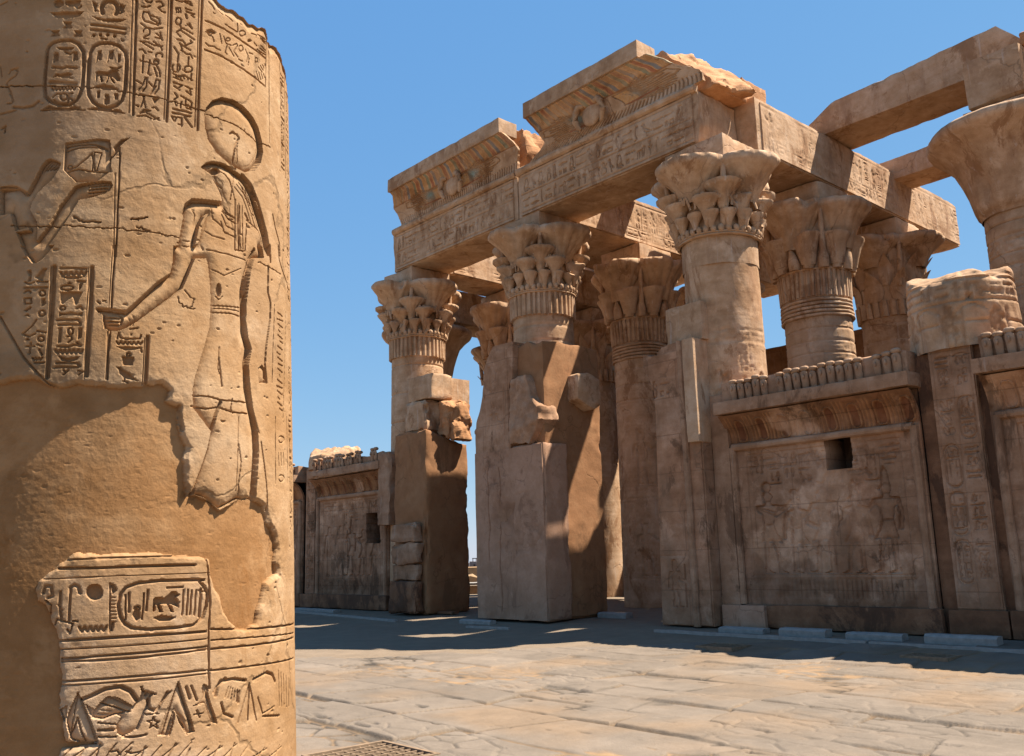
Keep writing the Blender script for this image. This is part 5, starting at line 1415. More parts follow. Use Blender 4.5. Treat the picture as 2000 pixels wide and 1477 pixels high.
slab(-23.6,-19.1,22.7,25.75,'added middle slab darkening the left doorway bay',205); slab(-28.9,-25.25,22.3,25.75,'added slab darkening the far left aisle',206); slab(-28.9,-25.25,27.05,30.3,'added rear slab darkening the far left aisle',207); slab(-23.6,-19.1,27.05,30.3,'added rear slab darkening the left doorway bay',202); slab(-17.5,-12.95,27.05,30.3,'added rear slab darkening the right doorway bay',203); slab(-16.7,-12.95,22.7,25.75,'added middle slab darkening the right doorway bay',204)  # slabs added to block skylight and darken the hall interior
# ---------------------------------------------------------------- cornices with winged discs
def cornice(x0,x1,xc,label,seed,xl,xr,chipf=None):
    t=thing('cornice',label,'cornice',((x0+x1)/2,17.3,12.62),'cavetto cornices above the doorways'); og=((x0+x1)/2,17.3,12.62)
    res=.022; hm=HM(x0,x1,0,1.08,res); A,B=np.meshgrid(hm.x,hm.z,indexing='ij')
    st=.19
    ochre=(1.02,.86,.60); white=(1.2,1.05,.8); red=(.72,.36,.28); blue=(.34,.62,1.15); green=(.46,.78,.85)
    # upper row of painted leaves
    k=0; x=x0-.1
    while x<x1:
        c=(red,blue,ochre,green)[k%4]; m=(B>.72)&(A>x+.03)&(A<x+st-.03)
        fade=np.clip(fbm2(A,B,1.3,seed,4)*1.3+.55,.1,.8)[...,None]
        hm.c=np.where(m[...,None],hm.c*(1-fade)+np.array(c)*fade,hm.c)
        hm.stroke([(x,.74),(x+.01,1.08)],.022,-.02,tint=white); x+=st; k+=1
    hm.stroke([(x0,.71),(x1,.71)],.016,.012,tint=(.7,.5,.35))
    # lower row of upright leaf lines
    x=x0
    while x<x1: hm.stroke([(x,.02),(x,.25+.03*math.sin(x*9))],.02,.035,(.75,.7,.64)); x+=.11
    hm.stroke([(x0,.27),(x1,.27)],.012,.01)
    # wings
    for s in (-1,1):
        for kk in range(15):
            a=math.radians(-34+kk*4.8); l0,l1=.8,2.15-.012*(kk*1.75-13)**2*.35
            p=[(xc+s*(l0*math.cos(a)),.49+l0*.28*math.sin(a)),(xc+s*l1*math.cos(a*.55),.49+l1*.36*math.sin(a))]
            hm.stroke(p,.012,.03,(.66,.58,.48))
        for ii in range(7):
            for jj in range(5):
                hm.stroke(_c(xc+s*(.48+ii*.062),.38+jj*.062+(ii%2)*.03,.03,6),.01,.01,tint=(1.12,.92,.6))
        w=[(xc+s*q,r) for q,r in ((.42,.66),(1.3,.69),(2.3,.66),(2.4,.52),(1.6,.36),(.8,.3),(.42,.34))]
        hm.stroke(w+[w[0]],.02,.03,(.7,.62,.52))
        K=np.exp(-(((A-xc-s*1.05)/.28)**2+((B-.55)/.11)**2))[...,None]*np.clip(.5+fbm2(A,B,3,seed+s,3),0,1)[...,None]
        K=np.clip(K*1.5,0,1); hm.c=hm.c*(1-.75*K)+np.array([.42,.95,1.45])*.75*K
        hm.stroke([(xc+s*.5,.33),(xc+s*1.5,.36)],.014,.01,tint=(.6,.3,.22))
    hm.h+=.012*fbm2(A,B,1.5,seed+4,4)-.02*np.clip(fbm2(A,B,1.1,seed+6,4)-.3,0,1)
    def surf(a,b,h):
        s=b/1.08; y=16.92-.03-.52*s**2.4-h; z=12.62+1.06*s
        # ends follow the break
        f0=xl(y,z); f1=xr(y,z); tt=(a-x0)/(x1-x0); return np.stack([f0+tt*(f1-f0),y,z],-1)
    mb=MB(); panel(mb,hm,surf,.1); mb.build('cavetto',M['carved'],t,og,paint=True)
    mb=MB(); block(mb,x0,x1,17.2,18.4,12.5,14.13,res=.06,amp=.16,sc=1.8,chip=.1,seed=seed,xl=xl,xr=xr); mb.rough(.05,6,seed+3); mb.build('core',M['rubble'],t,og)
    mb=MB(); g=lambda f:(lambda y,z:f(y*0+16.35,z*0+13.95)+.05*fbm2(y,z,3,seed,3))
    xa=float(xl(np.array([16.35]),np.array([14.])).item()); xb=float(xr(np.array([16.35]),np.array([14.])).item())
    block(mb,xa,xb,16.3,17.02,13.69,14.15,res=.07,amp=.012,chip=.05,seed=seed+2)
    mb.build('fillet',M['stone'],t,og)
    # sun disc and its two cobras
    zc=12.62+1.06*.46; yc=16.89-.52*.46**2.4
    mb=MB(); mb.sphere((xc,yc-.02,zc),(.34,.11,.33),28,16); mb.rough(.03,3,seed); mb.build('sun_disc',M['stone'],t,og,smooth=60)
    for s in (-1,1):
        mb=MB(); pts=[(xc+s*.2,yc-.12,zc+.27),(xc+s*.36,yc-.17,zc+.28),(xc+s*.47,yc-.17,zc+.12),(xc+s*.5,yc-.14,zc-.08),(xc+s*.43,yc-.1,zc-.26),(xc+s*.36,yc-.08,zc-.34)]
        mb.tube(pts,[.06,.085,.095,.09,.07,.04],10); mb.rough(.02,4,seed+s); mb.build('cobra',M['stone'],t,og,smooth=60)
def lf(pts,amp,seed): 
    f=lerpf(*pts); return lambda y,z: f(z)+amp*fbm2(y,z,2.4,seed,4)+.03*fbm2(y,z,9,seed+1,2)
cornice(-24.2,-18.0,-21.2,'left cornice block with a winged sun disc and painted leaves',81,lf([(12.5,-24.45),(12.7,-24.2),(13.3,-24.38),(13.6,-24.1),(14.2,-24.14)],.03,3),lf([(12.5,-18.35),(13.2,-18.15),(13.7,-18.35),(14.2,-18.5)],.12,4))
r2=lf([(12.5,-11.8),(12.9,-12.0),(13.3,-12.5),(13.7,-13.0),(14.2,-13.35)],.16,6)
cornice(-17.7,-12.6,-15.2,'upper right cornice block with a winged sun disc and a broken right end',82,lf([(12.5,-17.9),(12.7,-17.75),(13.0,-17.1),(13.3,-17.2),(13.7,-17.35),(14.2,-17.4)],.06,5),lambda y,z:r2(y,z)+.3*(y-16.3))
# ---------------------------------------------------------------- screen walls
def cobra_mesh():
    mb=MB(); P=[]
    for t in np.linspace(0,1,12):
        w=np.interp(t,[0,.3,.7,.88,.96,1],[.066,.074,.086,.084,.06,.03]); d=np.interp(t,[0,.5,.9,1],[.04,.045,.045,.015]); y=-.02-.06*t
        P.append([(w*math.cos(a),y+d*math.sin(a),.37*t) for a in np.linspace(0,2*math.pi,13)[:-1]])
    mb.grid(np.array(P),cv=True); mb.ngon(P[-1]); mb.sphere((0,-.125,.25),(.026,.03,.06),8,6)
    mb.rough(.014,9,3); return mb
def screen(x0,x1,label,seed,niche=None,scene=True,patch=None,front=16.9,cob=True,broken=None,top=4.77,stain=1.):
    L=x1-x0; xm=(x0+x1)/2; t=thing('screen_wall',label,'wall',(xm,front,0),'screen walls between the front columns'); og=(xm,front,0); r=random.Random(seed)
    mb=MB(); block(mb,x0,x1,front+.05,front+1.,0,4.5,res=.2,seed=seed,chip=.03,skip='f' if niche else '')
    if niche: pass
    mb.build('core',M['wall'],t,og)
    hm=HM(x0+.01,x1-.01,.46,4.46,.022); A,B=np.meshgrid(hm.x,hm.z,indexing='ij'); hm.h[:]=.03
    # recessed picture field inside a roll frame
    f0,f1=x0+.12,x1-.12; ft=3.78
    if scene:
        hm.h=np.where((A>f0+.3)&(A<f1-.3)&(B<ft-.18),.0,hm.h)
        for z in (.98,1.06): hm.stroke([(f0+.3,z),(f1-.3,z)],.014,.012)
        x=f0+.35
        while x<f1-.35: hm.stroke([(x,.62),(x,.96)],.018,.02,(.85,.82,.8)); x+=.1
        # a seated and three standing figures, as outlines sunk in the face
        n=5; 
        for k in range(n):
            u=f0+.7+(f1-f0-1.4)*k/(n-1); figure(hm,u,1.1,1.95 if k%2==0 else 1.75,1 if k<2 else -1,.03,.05,(.7,.64,.6))
        for k in range(9):
            u=f0+.4+(f1-f0-.8)*k/9; hm.stroke([(u,2.75),(u,ft-.25)],.011,.012); text_col(hm,u+.06,u+.33,2.75 if k%2 else 3.0,ft-.25,r,.02,.035,(.7,.65,.6))
        text_row(hm,f0+.35,f1-.35,3.28,3.55,r,.02,.03,(.78,.74,.7))
    wear(hm,.5,1.1,seed)
    # painted frieze band under the shelf
    k0=B>ft+.08
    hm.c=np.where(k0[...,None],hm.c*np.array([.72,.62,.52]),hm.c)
    x=f0
    i=0
    while x<f1-.1:
        if i%4==2:
            p=oval(x,x+.2,ft+.1,ft+.55,.09); hm.fill(p,.012,tint=(.52,.36,.28)); hm.stroke(p,.014,-.045,tint=(1.15,1.,.75)); x+=.27
        else: hm.stroke([(x,ft+.1),(x,ft+.62)],.014,-.045,tint=(1.05,.9,.66)); x+=.085
        i+=1
    b1=np.clip((fbm2(A,B*1.4,.55,seed+7,7)-.1)*9,0,1)[...,None]; hm.c=hm.c*(1-.3*stain*b1)+np.array([.45,.38,.34])*.3*stain*b1
    b2=np.clip((fbm2(A,B,1.2,seed+9,7)-.2)*9,0,1)[...,None]; hm.c=hm.c*(1-.62*b2)+np.array([1.6,1.72,1.8])*.62*b2; b3=np.clip((fbm2(A,B*2.2,1.7,seed+21,7)-.2)*9,0,1)[...,None]; hm.c=hm.c*(1-.25*b3)+np.array([.5,.42,.38])*.25*b3; b4=np.clip((fbm2(A,B,.8,seed+25,5)-.1)*3,0,1)[...,None]; hm.c=hm.c*(1-.3*b4)+np.array([1.2,.9,.72])*.3*b4
    hm.h+=.014*fbm2(A,B,1.1,seed+3,4)+.004*fbm2(A,B,9,seed+4,3)-.045*np.clip(fbm2(A,B,1.0,seed+5,5)-.3,0,1)
    if niche:
        nx0,nx1,nz0,nz1=niche
        jx=A+.03*fbm2(A,B,5,seed,3); jz=B+.03*fbm2(A,B,5,seed+1,3)
        hm.h=np.where((jx>nx0)&(jx<nx1)&(jz>nz0)&(jz<nz1),-.75,hm.h); hm.c=np.where((hm.h<-.6)[...,None],.3,hm.c)  # niche back painted dark, standing in for shade deep in the hole
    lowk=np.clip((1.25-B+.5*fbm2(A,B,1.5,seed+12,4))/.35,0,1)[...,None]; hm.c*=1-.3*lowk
    def surf(a,b,h):
        cv=np.clip((b-ft-.1)/.58,0,1)**2*.34
        return np.stack([a,front-cv-h,b],-1)
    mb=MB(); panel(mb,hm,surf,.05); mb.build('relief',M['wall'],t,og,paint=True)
    # roll mouldings
    def roll(p,rr,sd):
        m=MB(); a,b=np.array(p[0],float),np.array(p[1],float); q=a+(b-a)*np.linspace(0,1,40)[:,None]; m.tube(q,rr+.01*vn(q*2.,sd),9); m.rough(.012,3,sd); m.build('roll_moulding',M['wall_plain'],t,og)
    roll([(f0,front-.06,ft),(f1,front-.06,ft)],.075,seed)
    roll([(f0,front-.06,.47),(f0,front-.06,ft)],.075,seed+1); roll([(f1,front-.06,.47),(f1,front-.06,ft)],.075,seed+2)
    mb=MB(); block(mb,x0-.05,x1+.05,front-.46,front+.9,4.49,top,res=.08,seed=seed+4,chip=.07,amp=.015); mb.build('shelf',M['wall_plain'],t,og)
    mb=MB(); block(mb,x0-.03,x1+.06,front-.17,front-.02,.0,.47,res=.09,seed=seed+6,chip=.07,amp=.02); mb.build('plinth',M['dark'],t,og)
    fz=MB(); block(fz,x0+.02,x1-.02,front-.22,front+.85,top+.003,top+.45,res=.09,seed=seed+8,chip=.08,amp=.03,zt=broken)
    fr=fz.build('cobra_frieze',M['wall_plain'],t,og)
    if cob:
        n=int(L/.195); 
        for k in range(n):
            x=x0+.1+(L-.2)*(k+.5)/n
            if cob is True and r.random()<.05: continue
            if cob=='few' and r.random()<.35: continue
            o=bpy.data.objects.new('cobra',COBRA); COL.objects.link(o); o.parent=fr; o.location=(x-xm,-.22,top+.004); o.rotation_euler=(0,0,r.uniform(-.1,.1)); q=r.uniform(.93,1.05); o.scale=(q,1,q*r.uniform(.95,1.03))
            o=bpy.data.objects.new('disc',DISC); COL.objects.link(o); o.parent=fr; o.location=(x-xm,-.25,top+.42*q); o.scale=(q,1,q)
    return t
M['wall_plain']=stone('sandstone_weathered_plain',(0.228,0.121,0.064),(0.342,0.191,0.109),(0.446,0.274,0.170),stain=(0.142,0.074,0.041),stain_lo=.56,bump=.4,streak=.2)
M['cobra']=stone('limewashed_cobras',(0.237,0.130,0.074),(0.351,0.214,0.129),(0.456,0.307,0.202),stain=(0.199,0.074,0.041),stain_lo=.58,bump=.3,grain=40)
_t=cobra_mesh().build('cobra_proto',M['cobra'],None); COBRA=_t.data; bpy.data.objects.remove(_t)
_m=MB(); _m.sphere((0,0,0),(.1,.085,.06),12,8); _m.rough(.015,8,2); _t=_m.build('disc_proto',M['cobra'],None); DISC=_t.data; bpy.data.objects.remove(_t)
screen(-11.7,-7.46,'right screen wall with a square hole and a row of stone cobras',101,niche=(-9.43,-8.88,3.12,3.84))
screen(-6.22,-1.6,'screen wall cut off by the right edge of the photo',102,cob=True)
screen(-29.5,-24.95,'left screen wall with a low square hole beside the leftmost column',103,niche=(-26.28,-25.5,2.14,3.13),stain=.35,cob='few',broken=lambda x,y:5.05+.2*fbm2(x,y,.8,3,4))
screen(-35.2,-30.55,'farthest left screen wall partly behind the carved court column',104,cob='few',broken=lambda x,y:5.08+.15*fbm2(x,y,.9,8,4))
def pilaster(x0,x1,z1,label,seed,front=16.86):
    xm=(x0+x1)/2; t=thing('pilaster',label,'pilaster',(xm,front,0),'column faces between the screen walls'); og=(xm,front,0); r=random.Random(seed)
    mb=MB(); block(mb,x0,x1,front+.03,front+1.4,0,z1,res=.12,seed=seed,chip=.05,amp=.02); mb.build('core',M['wall_plain'],t,og)
    hm=HM(x0+.02,x1-.02,.48,z1-.04,.022); A,B=np.meshgrid(hm.x,hm.z,indexing='ij'); W=(x1-x0)
    for q in (.08,.5,.92): hm.stroke([(x0+q*W,.5),(x0+q*W,z1)],.014,.014)
    z=z1-.2
    while z>1:
        for a in (.12,.55):
            if r.random()<.4: p=oval(x0+a*W,x0+(a+.34)*W,z-.75,z,.12); hm.stroke(p,.02,.03,(.8,.76,.72))
            text_col(hm,x0+(a+.05)*W,x0+(a+.3)*W,z-.7,z-.05,r,.02,.03,(.8,.76,.72))
        z-=.85
    b1=np.clip((fbm2(A,B*1.4,.6,seed+7,5)-.1)*3,0,1)[...,None]; hm.c=hm.c*(1-.4*b1)+np.array([.5,.4,.34])*.4*b1
    hm.h+=.012*fbm2(A,B,1.2,seed,4)
    mb=MB(); panel(mb,hm,lambda a,b,h:np.stack([a,front-.02*0-h,b],-1),.04); mb.build('inscription',M['wall'],t,og,paint=True)
    mb=MB(); block(mb,x0-.12,x1+.1,front-.14,front-.006,0,.47,res=.09,seed=seed+6,chip=.06,amp=.02); mb.build('plinth',M['dark'],t,og)
pilaster(-7.18,-6.38,5.25,'tall inscribed strip under the broken stump beside the right screen wall',111)
pilaster(-30.3,-29.62,5.0,'tall narrow strip under the rounded stump on the left',112)
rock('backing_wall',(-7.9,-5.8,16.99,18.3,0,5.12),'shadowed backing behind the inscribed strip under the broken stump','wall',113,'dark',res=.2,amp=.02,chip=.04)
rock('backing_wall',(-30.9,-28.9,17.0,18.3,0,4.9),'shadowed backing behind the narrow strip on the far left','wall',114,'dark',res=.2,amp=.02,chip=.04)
# ---------------------------------------------------------------- door jambs and pillars
# right jamb
t=thing('door_jamb','carved right door jamb with a round corner moulding and a sunlit edge','door jamb',(-12.8,16.9,0)); og=(-12.8,16.9,0)
jt=lerpf((-13.55,6.15),(-13.35,6.2),(-13.2,6.0),(-13.05,6.25),(-12.5,6.35),(-12.0,6.3))
jl=lerpf((0,-13.5),(4.9,-13.35),(5.5,-13.45),(5.9,-13.65),(6.4,-13.6))
mb=MB(); block(mb,-13.5,-12.08,16.45,17.3,0,6.35,res=.1,seed=121,chip=.05,amp=.015,zt=lambda x,y:jt(x)+.04*fbm2(x,y,6,3,3),xl=lambda y,z:jl(z)+.03*fbm2(y,z,3,5,3)); mb.build('core',M['wall'],t,og,paint=True)
hm=HM(-13.46,-12.12,.03,6.1,.022); A,B=np.meshgrid(hm.x,hm.z,indexing='ij'); r=random.Random(8)
for z in (1.5,2.2,3.45,4.0): hm.stroke([(-13.5,z),(-12.7,z)],.014,.014)
figure(hm,-13.0,2.3,1.1,1,.024,.04,(.75,.7,.66)); figure(hm,-13.05,.4,1.05,1,.024,.04,(.75,.7,.66)); text_row(hm,-13.4,-12.7,3.5,3.9,r,.02,.035,(.75,.7,.66)); text_row(hm,-13.4,-12.75,5.1,5.5,r,.02,.035,(.75,.7,.66))
sm=np.clip((fbm2(A,B*.8,.75,5,4)+.02)*4,0,1)[...,None]*np.clip((B-1.)/.5,0,1)[...,None]; hm.h*=(1-sm[...,0]); hm.c=hm.c*(1-sm)+np.array([1.16,1.1,1.06])*sm
k=np.clip((fbm2(A,B,1.,31,4)-.2)*4,0,1)[...,None]; hm.c=hm.c*(1-.5*k)+np.array([.5,.42,.36])*.5*k
hm.h+=.012*fbm2(A,B,1.2,9,4)
mb=MB(); panel(mb,hm,lambda a,b,h:np.stack([np.where(a<-13.3,np.maximum(a,jl(b)+.03),a),16.42-h,b],-1),.05); mb.build('relief',M['wall'],t,og,paint=True)
q=np.stack([np.full(60,-12.5),np.full(60,16.40),np.linspace(0,6.3,60)],-1); mb=MB(); mb.tube(q,.085,10); mb.rough(.015,2.5,4); mb.build('roll_moulding',M['wall_plain'],t,og)
mb=MB(); block(mb,-12.38,-12.06,16.30,16.9,3.95,6.3,res=.07,seed=123,chip=.03,amp=.008); mb.build('edge_strip',M['stone'],t,og)
rock('filling_block',(-13.05,-12.0,16.62,17.4,6.3,7.2),'plain square block above the right door jamb against the smooth shaft','stone block',124,'stone',res=.08,amp=.02,chip=.07)
rock('wall_pier',(-12.06,-11.62,16.75,17.6,0,5.0),'dark stained pier between the right door jamb and the screen wall','pier',125,'wall_plain',res=.1,amp=.02,chip=.04)
rock('repair_block',(-12.0,-10.95,16.62,16.728,0,.46),'paler mortar patch on the dark plinth right of the door jamb','stone block',126,'plaster_grey',res=.08,amp=.015,chip=.03)
# middle pillar
t=thing('door_pillar','thick middle pillar between the two doorways with smooth plaster and broken carving','pillar',(-17.9,17.,0)); og=(-17.9,17.,0)
mb=MB(); block(mb,-19.0,-16.62,16.02,18.15,0,7.2,res=.07,seed=131,chip=.15,amp=.035,zt=lambda x,y:7.1+.1*fbm2(x,y,2,3,3)+np.clip(-17.9-x,0,1)*.1,xl=lambda y,z:np.interp(z,[0,4.8,5.2,5.6,6.3,6.6,7.2],[-19.0,-19.0,-18.85,-18.6,-18.55,-18.3,-18.2])); mb.build('core',M['plaster'],t,og)
fl=lerpf((0,-19.22),(4.9,-19.2),(5.2,-19.15),(5.5,-18.95),(5.9,-18.8),(6.1,-18.78),(6.6,-18.75),(7.0,-18.5),(7.3,-18.2))
mb=MB(); block(mb,-19.2,-17.4,15.84,16.9,0,7.22,res=.1,seed=132,chip=.05,amp=.018,xl=lambda y,z:fl(z)+.03*fbm2(y,z,3,7,3),xr=lambda y,z:np.interp(z,[0,6.1,6.2,7.2],[-17.75,-17.75,-17.6,-17.55])); mb.build('carved_facing',M['wall'],t,og,paint=True)
hm=HM(-19.1,-17.8,4.3,7.0,.022); r=random.Random(3); A,B=np.meshgrid(hm.x,hm.z,indexing='ij')
figure(hm,-18.45,5.95,1.0,1,.02,.02); figure(hm,-18.4,4.5,1.2,1,.02,.02); hm.stroke([(-17.95,4.3),(-17.95,6.1)],.02,.02); hm.stroke([(-18.75,4.3),(-18.75,6.9)],.02,.02); hm.h+=.015*fbm2(A,B,1.5,4,4)
mb=MB(); panel(mb,hm,lambda a,b,h:np.stack([np.maximum(a,fl(b)+.06),15.83-h,b],-1),.04); mb.build('relief',M['wall'],t,og,paint=True)
mb=MB(); block(mb,-17.7,-16.5,15.82,16.68,0,4.42,res=.06,seed=133,chip=.13,amp=.03,zt=lambda x,y:4.4+.03*fbm2(x,y,3,2,3)); mb.build('lower_pier',M['plaster_grey'],t,og)
mb=MB(); block(mb,-17.72,-16.62,15.78,16.5,4.45,6.2,res=.05,seed=134,chip=.14,amp=.08,xr=lambda y,z:np.interp(z,[4.4,4.6,5.0,5.3,5.6,6.0,6.2],[-17.0,-16.85,-16.55,-16.62,-16.85,-16.95,-17.05])+.06*fbm2(y,z,3,9,4)); mb.rough(.04,6,9); mb.build('broken_slab',M['wall_plain'],t,og)
hm=HM(-19.18,-16.53,.02,4.36,.025); A,B=np.meshgrid(hm.x,hm.z,indexing='ij')
bm=np.clip((fbm2(A,B*1.2,.9,23,5)-.12)*5,0,1)[...,None]*np.clip((B-1.8)/.5,0,1)[...,None]*np.clip((-17.2-A)/.4,0,1)[...,None]; hm.c=hm.c*(1-.5*bm)+np.array([.55,.45,.36])*.5*bm
pl=np.clip((fbm2(A,B,1.3,29,5)-.15)*4,0,1)[...,None]*np.clip((1.5-B)/.5,0,1)[...,None]; hm.c=hm.c*(1-.5*pl)+np.array([1.4,1.45,1.5])*.5*pl
for u,z0,z1 in ((-18.2,.2,3.9),(-18.65,1.5,4.2)): hm.stroke([(u+RNG.normal()*.02,z) for z in np.linspace(z0,z1,14)],.02,.02,(.7,.64,.6))
hm.h+=.004*fbm2(A,B,7,33,3)
los=np.clip(fbm2(A,B,1.1,17,5)-.18,0,1); hm.h+=.012*fbm2(A,B,1.,4,4)-.12*los; kk=np.clip(los*6,0,1)[...,None]; hm.c=hm.c*(1-.35*kk)+np.array([.62,.55,.5])*.35*kk
mb=MB(); panel(mb,hm,lambda a,b,h:np.stack([a,15.80-h,b],-1),.04); mb.build('plaster_coat',M['plaster_coat'] if 'plaster_coat' in M else M['plaster_grey'],t,og,paint=True)
mb=MB(); block(mb,-16.7,-16.25,16.9,17.85,5.3,6.35,res=.07,seed=135,chip=.2,amp=.05,zt=lambda x,y:6.3-.25*np.abs(y-17.3),zb=lambda x,y:5.35+.35*np.abs(y-17.5)); mb.build('boss',M['stone'],t,og)
mb=MB(); mb.sphere((-19.25,16.1,4.98),(.16,.2,.16),12,8); mb.rough(.03,4,2); mb.build('corbel',M['wall_plain'],t,og)
# left column pillar and masonry
t=thing('door_pillar','brown plastered pillar at the left doorway in front of the leftmost column','pillar',(-22.9,17.,0)); og=(-22.9,17.,0)
mb=MB(); block(mb,-23.68,-22.0,16.22,17.85,0,5.4,res=.07,seed=141,chip=.18,amp=.045,zt=lambda x,y:5.42-.25*np.clip(y-16.3,0,2)+.04*fbm2(x,y,3,3,3)); mb.build('core',M['plaster'],t,og)
mb=MB(); block(mb,-23.3,-22.05,16.5,17.35,6.42,7.2,res=.06,seed=142,chip=.12,amp=.04); mb.build('upper_block',M['stone'],t,og)
mb=MB(); block(mb,-23.35,-22.25,16.4,17.3,5.42,6.4,res=.06,seed=143,chip=.18,amp=.06,xr=lambda y,z:-22.3+.1*fbm2(y,z,3,3,3)); mb.build('middle_block',M['stone'],t,og)
mb=MB(); block(mb,-22.3,-21.65,16.9,17.75,5.15,6.45,res=.05,seed=144,chip=.24,amp=.16,zt=lambda x,y:6.4-.3*np.abs(y-17.3)-.2*(x+22)); mb.rough(.05,6,9); mb.build('broken_lump',M['rubble'],t,og)
mb=MB(); block(mb,-23.7,-22.4,17.2,18.3,5.4,7.2,res=.15,seed=145,chip=.05,amp=.02); mb.build('inner_fill',M['stone'],t,og)
z=0
for k,(h,x0,x1,yo) in enumerate(((.95,-23.5,-22.12,15.9),(.5,-23.45,-22.2,15.98),(.62,-23.5,-22.1,15.94),(.55,-23.45,-22.16,15.92))):
    rock('masonry_block',(x0,x1,yo,16.2,z+.004,z+h),['lowest rough masonry block beside the left plastered pillar','second rough masonry block from the ground beside the left plastered pillar','third rough masonry block from the ground beside the left plastered pillar','topmost rough masonry block beside the left plastered pillar'][k],'stone block',150+k,'wall_plain' if k else 'dark','masonry stacked by the left pillar',amp=.1,chip=.18,res=.06); z+=h
rock('wall_remnant',(-25.05,-24.3,16.5,17.0,2.66,5.0),'ragged remnant joining the left screen wall to the leftmost column','stone block',156,'wall_plain',amp=.05,chip=.15,xr=lambda y,z:-24.4+.25*fbm2(y,z,1.5,4,4))
# ---------------------------------------------------------------- rear of the hall
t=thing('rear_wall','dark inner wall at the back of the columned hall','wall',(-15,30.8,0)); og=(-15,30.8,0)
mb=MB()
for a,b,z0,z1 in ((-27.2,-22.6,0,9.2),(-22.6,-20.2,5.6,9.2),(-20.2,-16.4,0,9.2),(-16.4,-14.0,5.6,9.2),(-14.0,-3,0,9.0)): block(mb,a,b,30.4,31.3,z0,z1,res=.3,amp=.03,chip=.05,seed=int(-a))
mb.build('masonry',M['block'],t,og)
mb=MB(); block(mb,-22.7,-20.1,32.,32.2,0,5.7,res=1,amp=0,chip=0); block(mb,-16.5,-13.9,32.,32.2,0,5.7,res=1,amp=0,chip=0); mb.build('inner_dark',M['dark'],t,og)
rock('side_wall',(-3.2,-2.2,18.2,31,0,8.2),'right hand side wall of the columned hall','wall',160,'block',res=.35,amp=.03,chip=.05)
# ---------------------------------------------------------------- light housings, kerbs and planks at the wall foot
def trough(x0,x1,y,h,label,seed,d=.26,g='concrete light troughs along the wall foot'):
    z=float(gbase(y)); t=thing('light_trough',label,'light trough',((x0+x1)/2,y,z),g); og=((x0+x1)/2,y,z)
    mb=MB(); L=x1-x0
    h=h*.62; sec=[(0,-.02),(0,h*.72),(d*.22,h),(d,h),(d,-.02)]
    P=[[(x,y+a+.006*vn(np.array([[x*3,a,b]]),seed)[0],z+b) for a,b in sec] for x in np.linspace(x0,x1,24)]
    P=np.array(P); mb.grid(P,cv=True,flip=True); mb.ngon(P[0]); mb.ngon(P[-1][::-1]); mb.rough(.008,4,seed); mb.build('housing',M['concrete'],t,og,smooth=25)
    mb=MB(); block(mb,x0+.03,x1-.03,y+d,y+d+.05,z,z+h*.6,res=.3,amp=0,chip=0); mb.build('back_plate',M['iron'],t,og)
trough(-11.66,-10.6,15.98,.15,'short grey concrete trough nearest the right door jamb',1)
trough(-10.2,-9.22,15.9,.22,'pale concrete trough below the square hole of the right wall',2)
trough(-8.85,-7.8,15.96,.17,'darker concrete trough third from the right door jamb',3)
trough(-7.38,-6.2,15.9,.23,'largest pale concrete trough at the right edge of the photo',4)
trough(-19.35,-18.1,15.3,.14,'pale concrete bar at the foot of the middle pillar',5,.2)
trough(-16.55,-15.6,17.6,.2,'grey concrete bar in the right doorway behind the middle pillar',6)
trough(-29.2,-27.9,15.9,.12,'pale concrete bar farthest left by the screen wall',7)
trough(-27.8,-26.6,15.85,.12,'second pale concrete bar by the far left screen wall',8)
def kerb(x0,y0,x1,y1,label,seed,h=.05,wd=.1):
    zs=[float(gbase(y0)),float(gbase(y1))]; og=((x0+x1)/2,(y0+y1)/2,sum(zs)/2)
    mb=MB(); block(mb,0,math.hypot(x1-x0,y1-y0),0,wd,-.03,h,res=.12,amp=.012,chip=.02,seed=seed)
    a=math.atan2(y1-y0,x1-x0); L=math.hypot(x1-x0,y1-y0)
    mb.xform(lambda v:np.stack([x0+v[:,0]*math.cos(a)-v[:,1]*math.sin(a),y0+v[:,0]*math.sin(a)+v[:,1]*math.cos(a),v[:,2]+zs[0]+(zs[1]-zs[0])*v[:,0]/L],-1))
    tag(mb.build('kerb',M['concrete'],None,og),label,'kerb','thin pale kerbs in front of the temple')
kerb(-13.0,15.52,-8.2,15.45,'long thin pale kerb in front of the right screen wall',1)
kerb(-8.15,15.45,-2.5,15.4,'thin pale kerb running out of the right edge of the photo',2)
kerb(-29.2,15.55,-21.8,14.95,'thin pale kerb in front of the left screen wall',3)
kerb(-18.4,14.75,-16.9,14.85,'short thin kerb in front of the middle pillar',4)
rock('plank',(-22.3,-21.3,16.6,16.85,.0,.07),'dark plank lying at the foot of the left plastered pillar','plank',171,'dark',amp=.01,chip=.02)
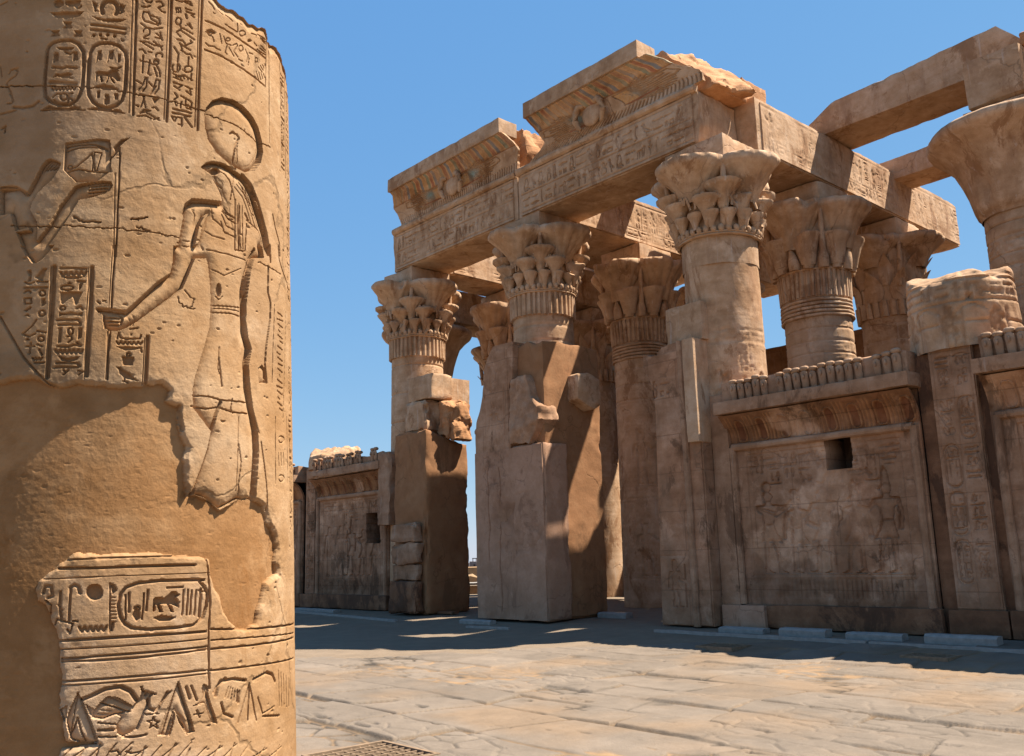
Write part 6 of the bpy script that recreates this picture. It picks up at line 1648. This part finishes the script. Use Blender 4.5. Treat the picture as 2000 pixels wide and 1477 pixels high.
# ---------------------------------------------------------------- beyond the left doorway
def far(name,mat,label,cat,px,d0,wd,dp,z0,z1,seed,build=None,group=None):
    pass
fd=np.array([-.7723,.6352]); fp=np.array([.6352,.7723])
def rot_block(mb,d,off,wd,dp,z0,z1,**k):
    m=MB(); block(m,-wd/2,wd/2,-dp/2,dp/2,z0,z1,**k)
    c=fd*d+fp*off
    m.xform(lambda v:np.stack([c[0]+v[:,0]*fp[0]+v[:,1]*fd[0],c[1]+v[:,0]*fp[1]+v[:,1]*fd[1],v[:,2]],-1))
    for v,l,z,cc in zip(m.V,m.L,m.Z,m.C): 
        mb.V.append(v); mb.L.append(l+mb.n-0 if False else l+(mb.n-0)); mb.Z.append(z); mb.C.append(cc)
    mb.n+=m.n
def farobj(name,mat,label,cat,d,off,wd,dp,z0,z1,group=None,**k):
    mb=MB(); rot_block(mb,d,off,wd,dp,z0,z1,**k); c=fd*d+fp*off
    return tag(mb.build(name,M[mat],None,(c[0],c[1],z0)),label,cat,group)
farobj('low_wall','wood','low slatted sunlit wall far beyond the left doorway','wall',41.5,0,7,.3,-.3,.36,res=.25,amp=.05,chip=.05)
farobj('platform','concrete','pale stone ledge on top of the low slatted wall beyond the left doorway','ledge',42.,0,7.5,1.4,.37,.47,res=.3,amp=.03,chip=.05)
farobj('bollard','iron','dark post standing in the left doorway gap in front of the low wall','post',38,.55,.5,.5,-.3,.47,res=.2,amp=.01,chip=.03)
farobj('rubble_bank','earth','sandy rubble bank beyond the low wall in the doorway gap','rubble',62,0,22,8,-3,.25,res=.6,amp=.5,chip=.3,seed=4)
t=thing('brick_building','tan flat-roofed building in the distance through the doorway gap','building',(fd[0]*92,fd[1]*92,-4)); og=(fd[0]*92,fd[1]*92,-4)
mb=MB(); rot_block(mb,92,0,16,6,-4,.62,res=.8,amp=.03,chip=.05); mb.build('wall',M['brickwall'],t,og)
mb=MB(); rot_block(mb,88.93,-1.1,.8,.12,-.6,.05,res=.4,amp=0,chip=0); mb.build('window',M['void'],t,og)
mb=MB(); rot_block(mb,88.95,1.6,.12,.1,-1,.6,res=.4,amp=0,chip=0); mb.build('drainpipe',M['iron'],t,og)
for k,(o,wd,zt_,lb) in enumerate(((-6.,5,-1.4,'low grey town house farthest left in the doorway gap'),(-1.5,4,-.7,'grey town house below the water tower on the horizon'),(2.5,4.5,-1.2,'wide dim town house on the horizon in the doorway gap'),(6.5,4,-.9,'dark town house on the horizon beside the middle pillar edge'))):
    t=thing('town_house',lb,'house',(*(fd*(480+k*9)+fp*o),-8),'houses of the far town'); og=tuple(t.location)
    mb=MB(); rot_block(mb,480+k*9,o,wd,5,-8,zt_,res=1,amp=.2,chip=.2,seed=k); mb.build('wall',M['town'],t,og)
    mb=MB(); rot_block(mb,480+k*9-2.6,o+.6,.9,.2,-3.2,-2.2,res=1,amp=0,chip=0); mb.build('window',M['void'],t,og)
t=thing('water_tower','tiny frame-like water tower on the far horizon','water tower',(*(fd*476-fp*.8),-1)); og=tuple(t.location)
for s in (-1,1):
    mb=MB(); c=fd*476+fp*(-.8+s*.85); mb.tube([(c[0],c[1],-1.2),(c[0],c[1],1.0)],.22,6); mb.build('leg',M['town'],t,og)
mb=MB(); rot_block(mb,476,-.8,2.4,.6,.6,1.05,res=1,amp=0,chip=0); mb.build('tank',M['town'],t,og)
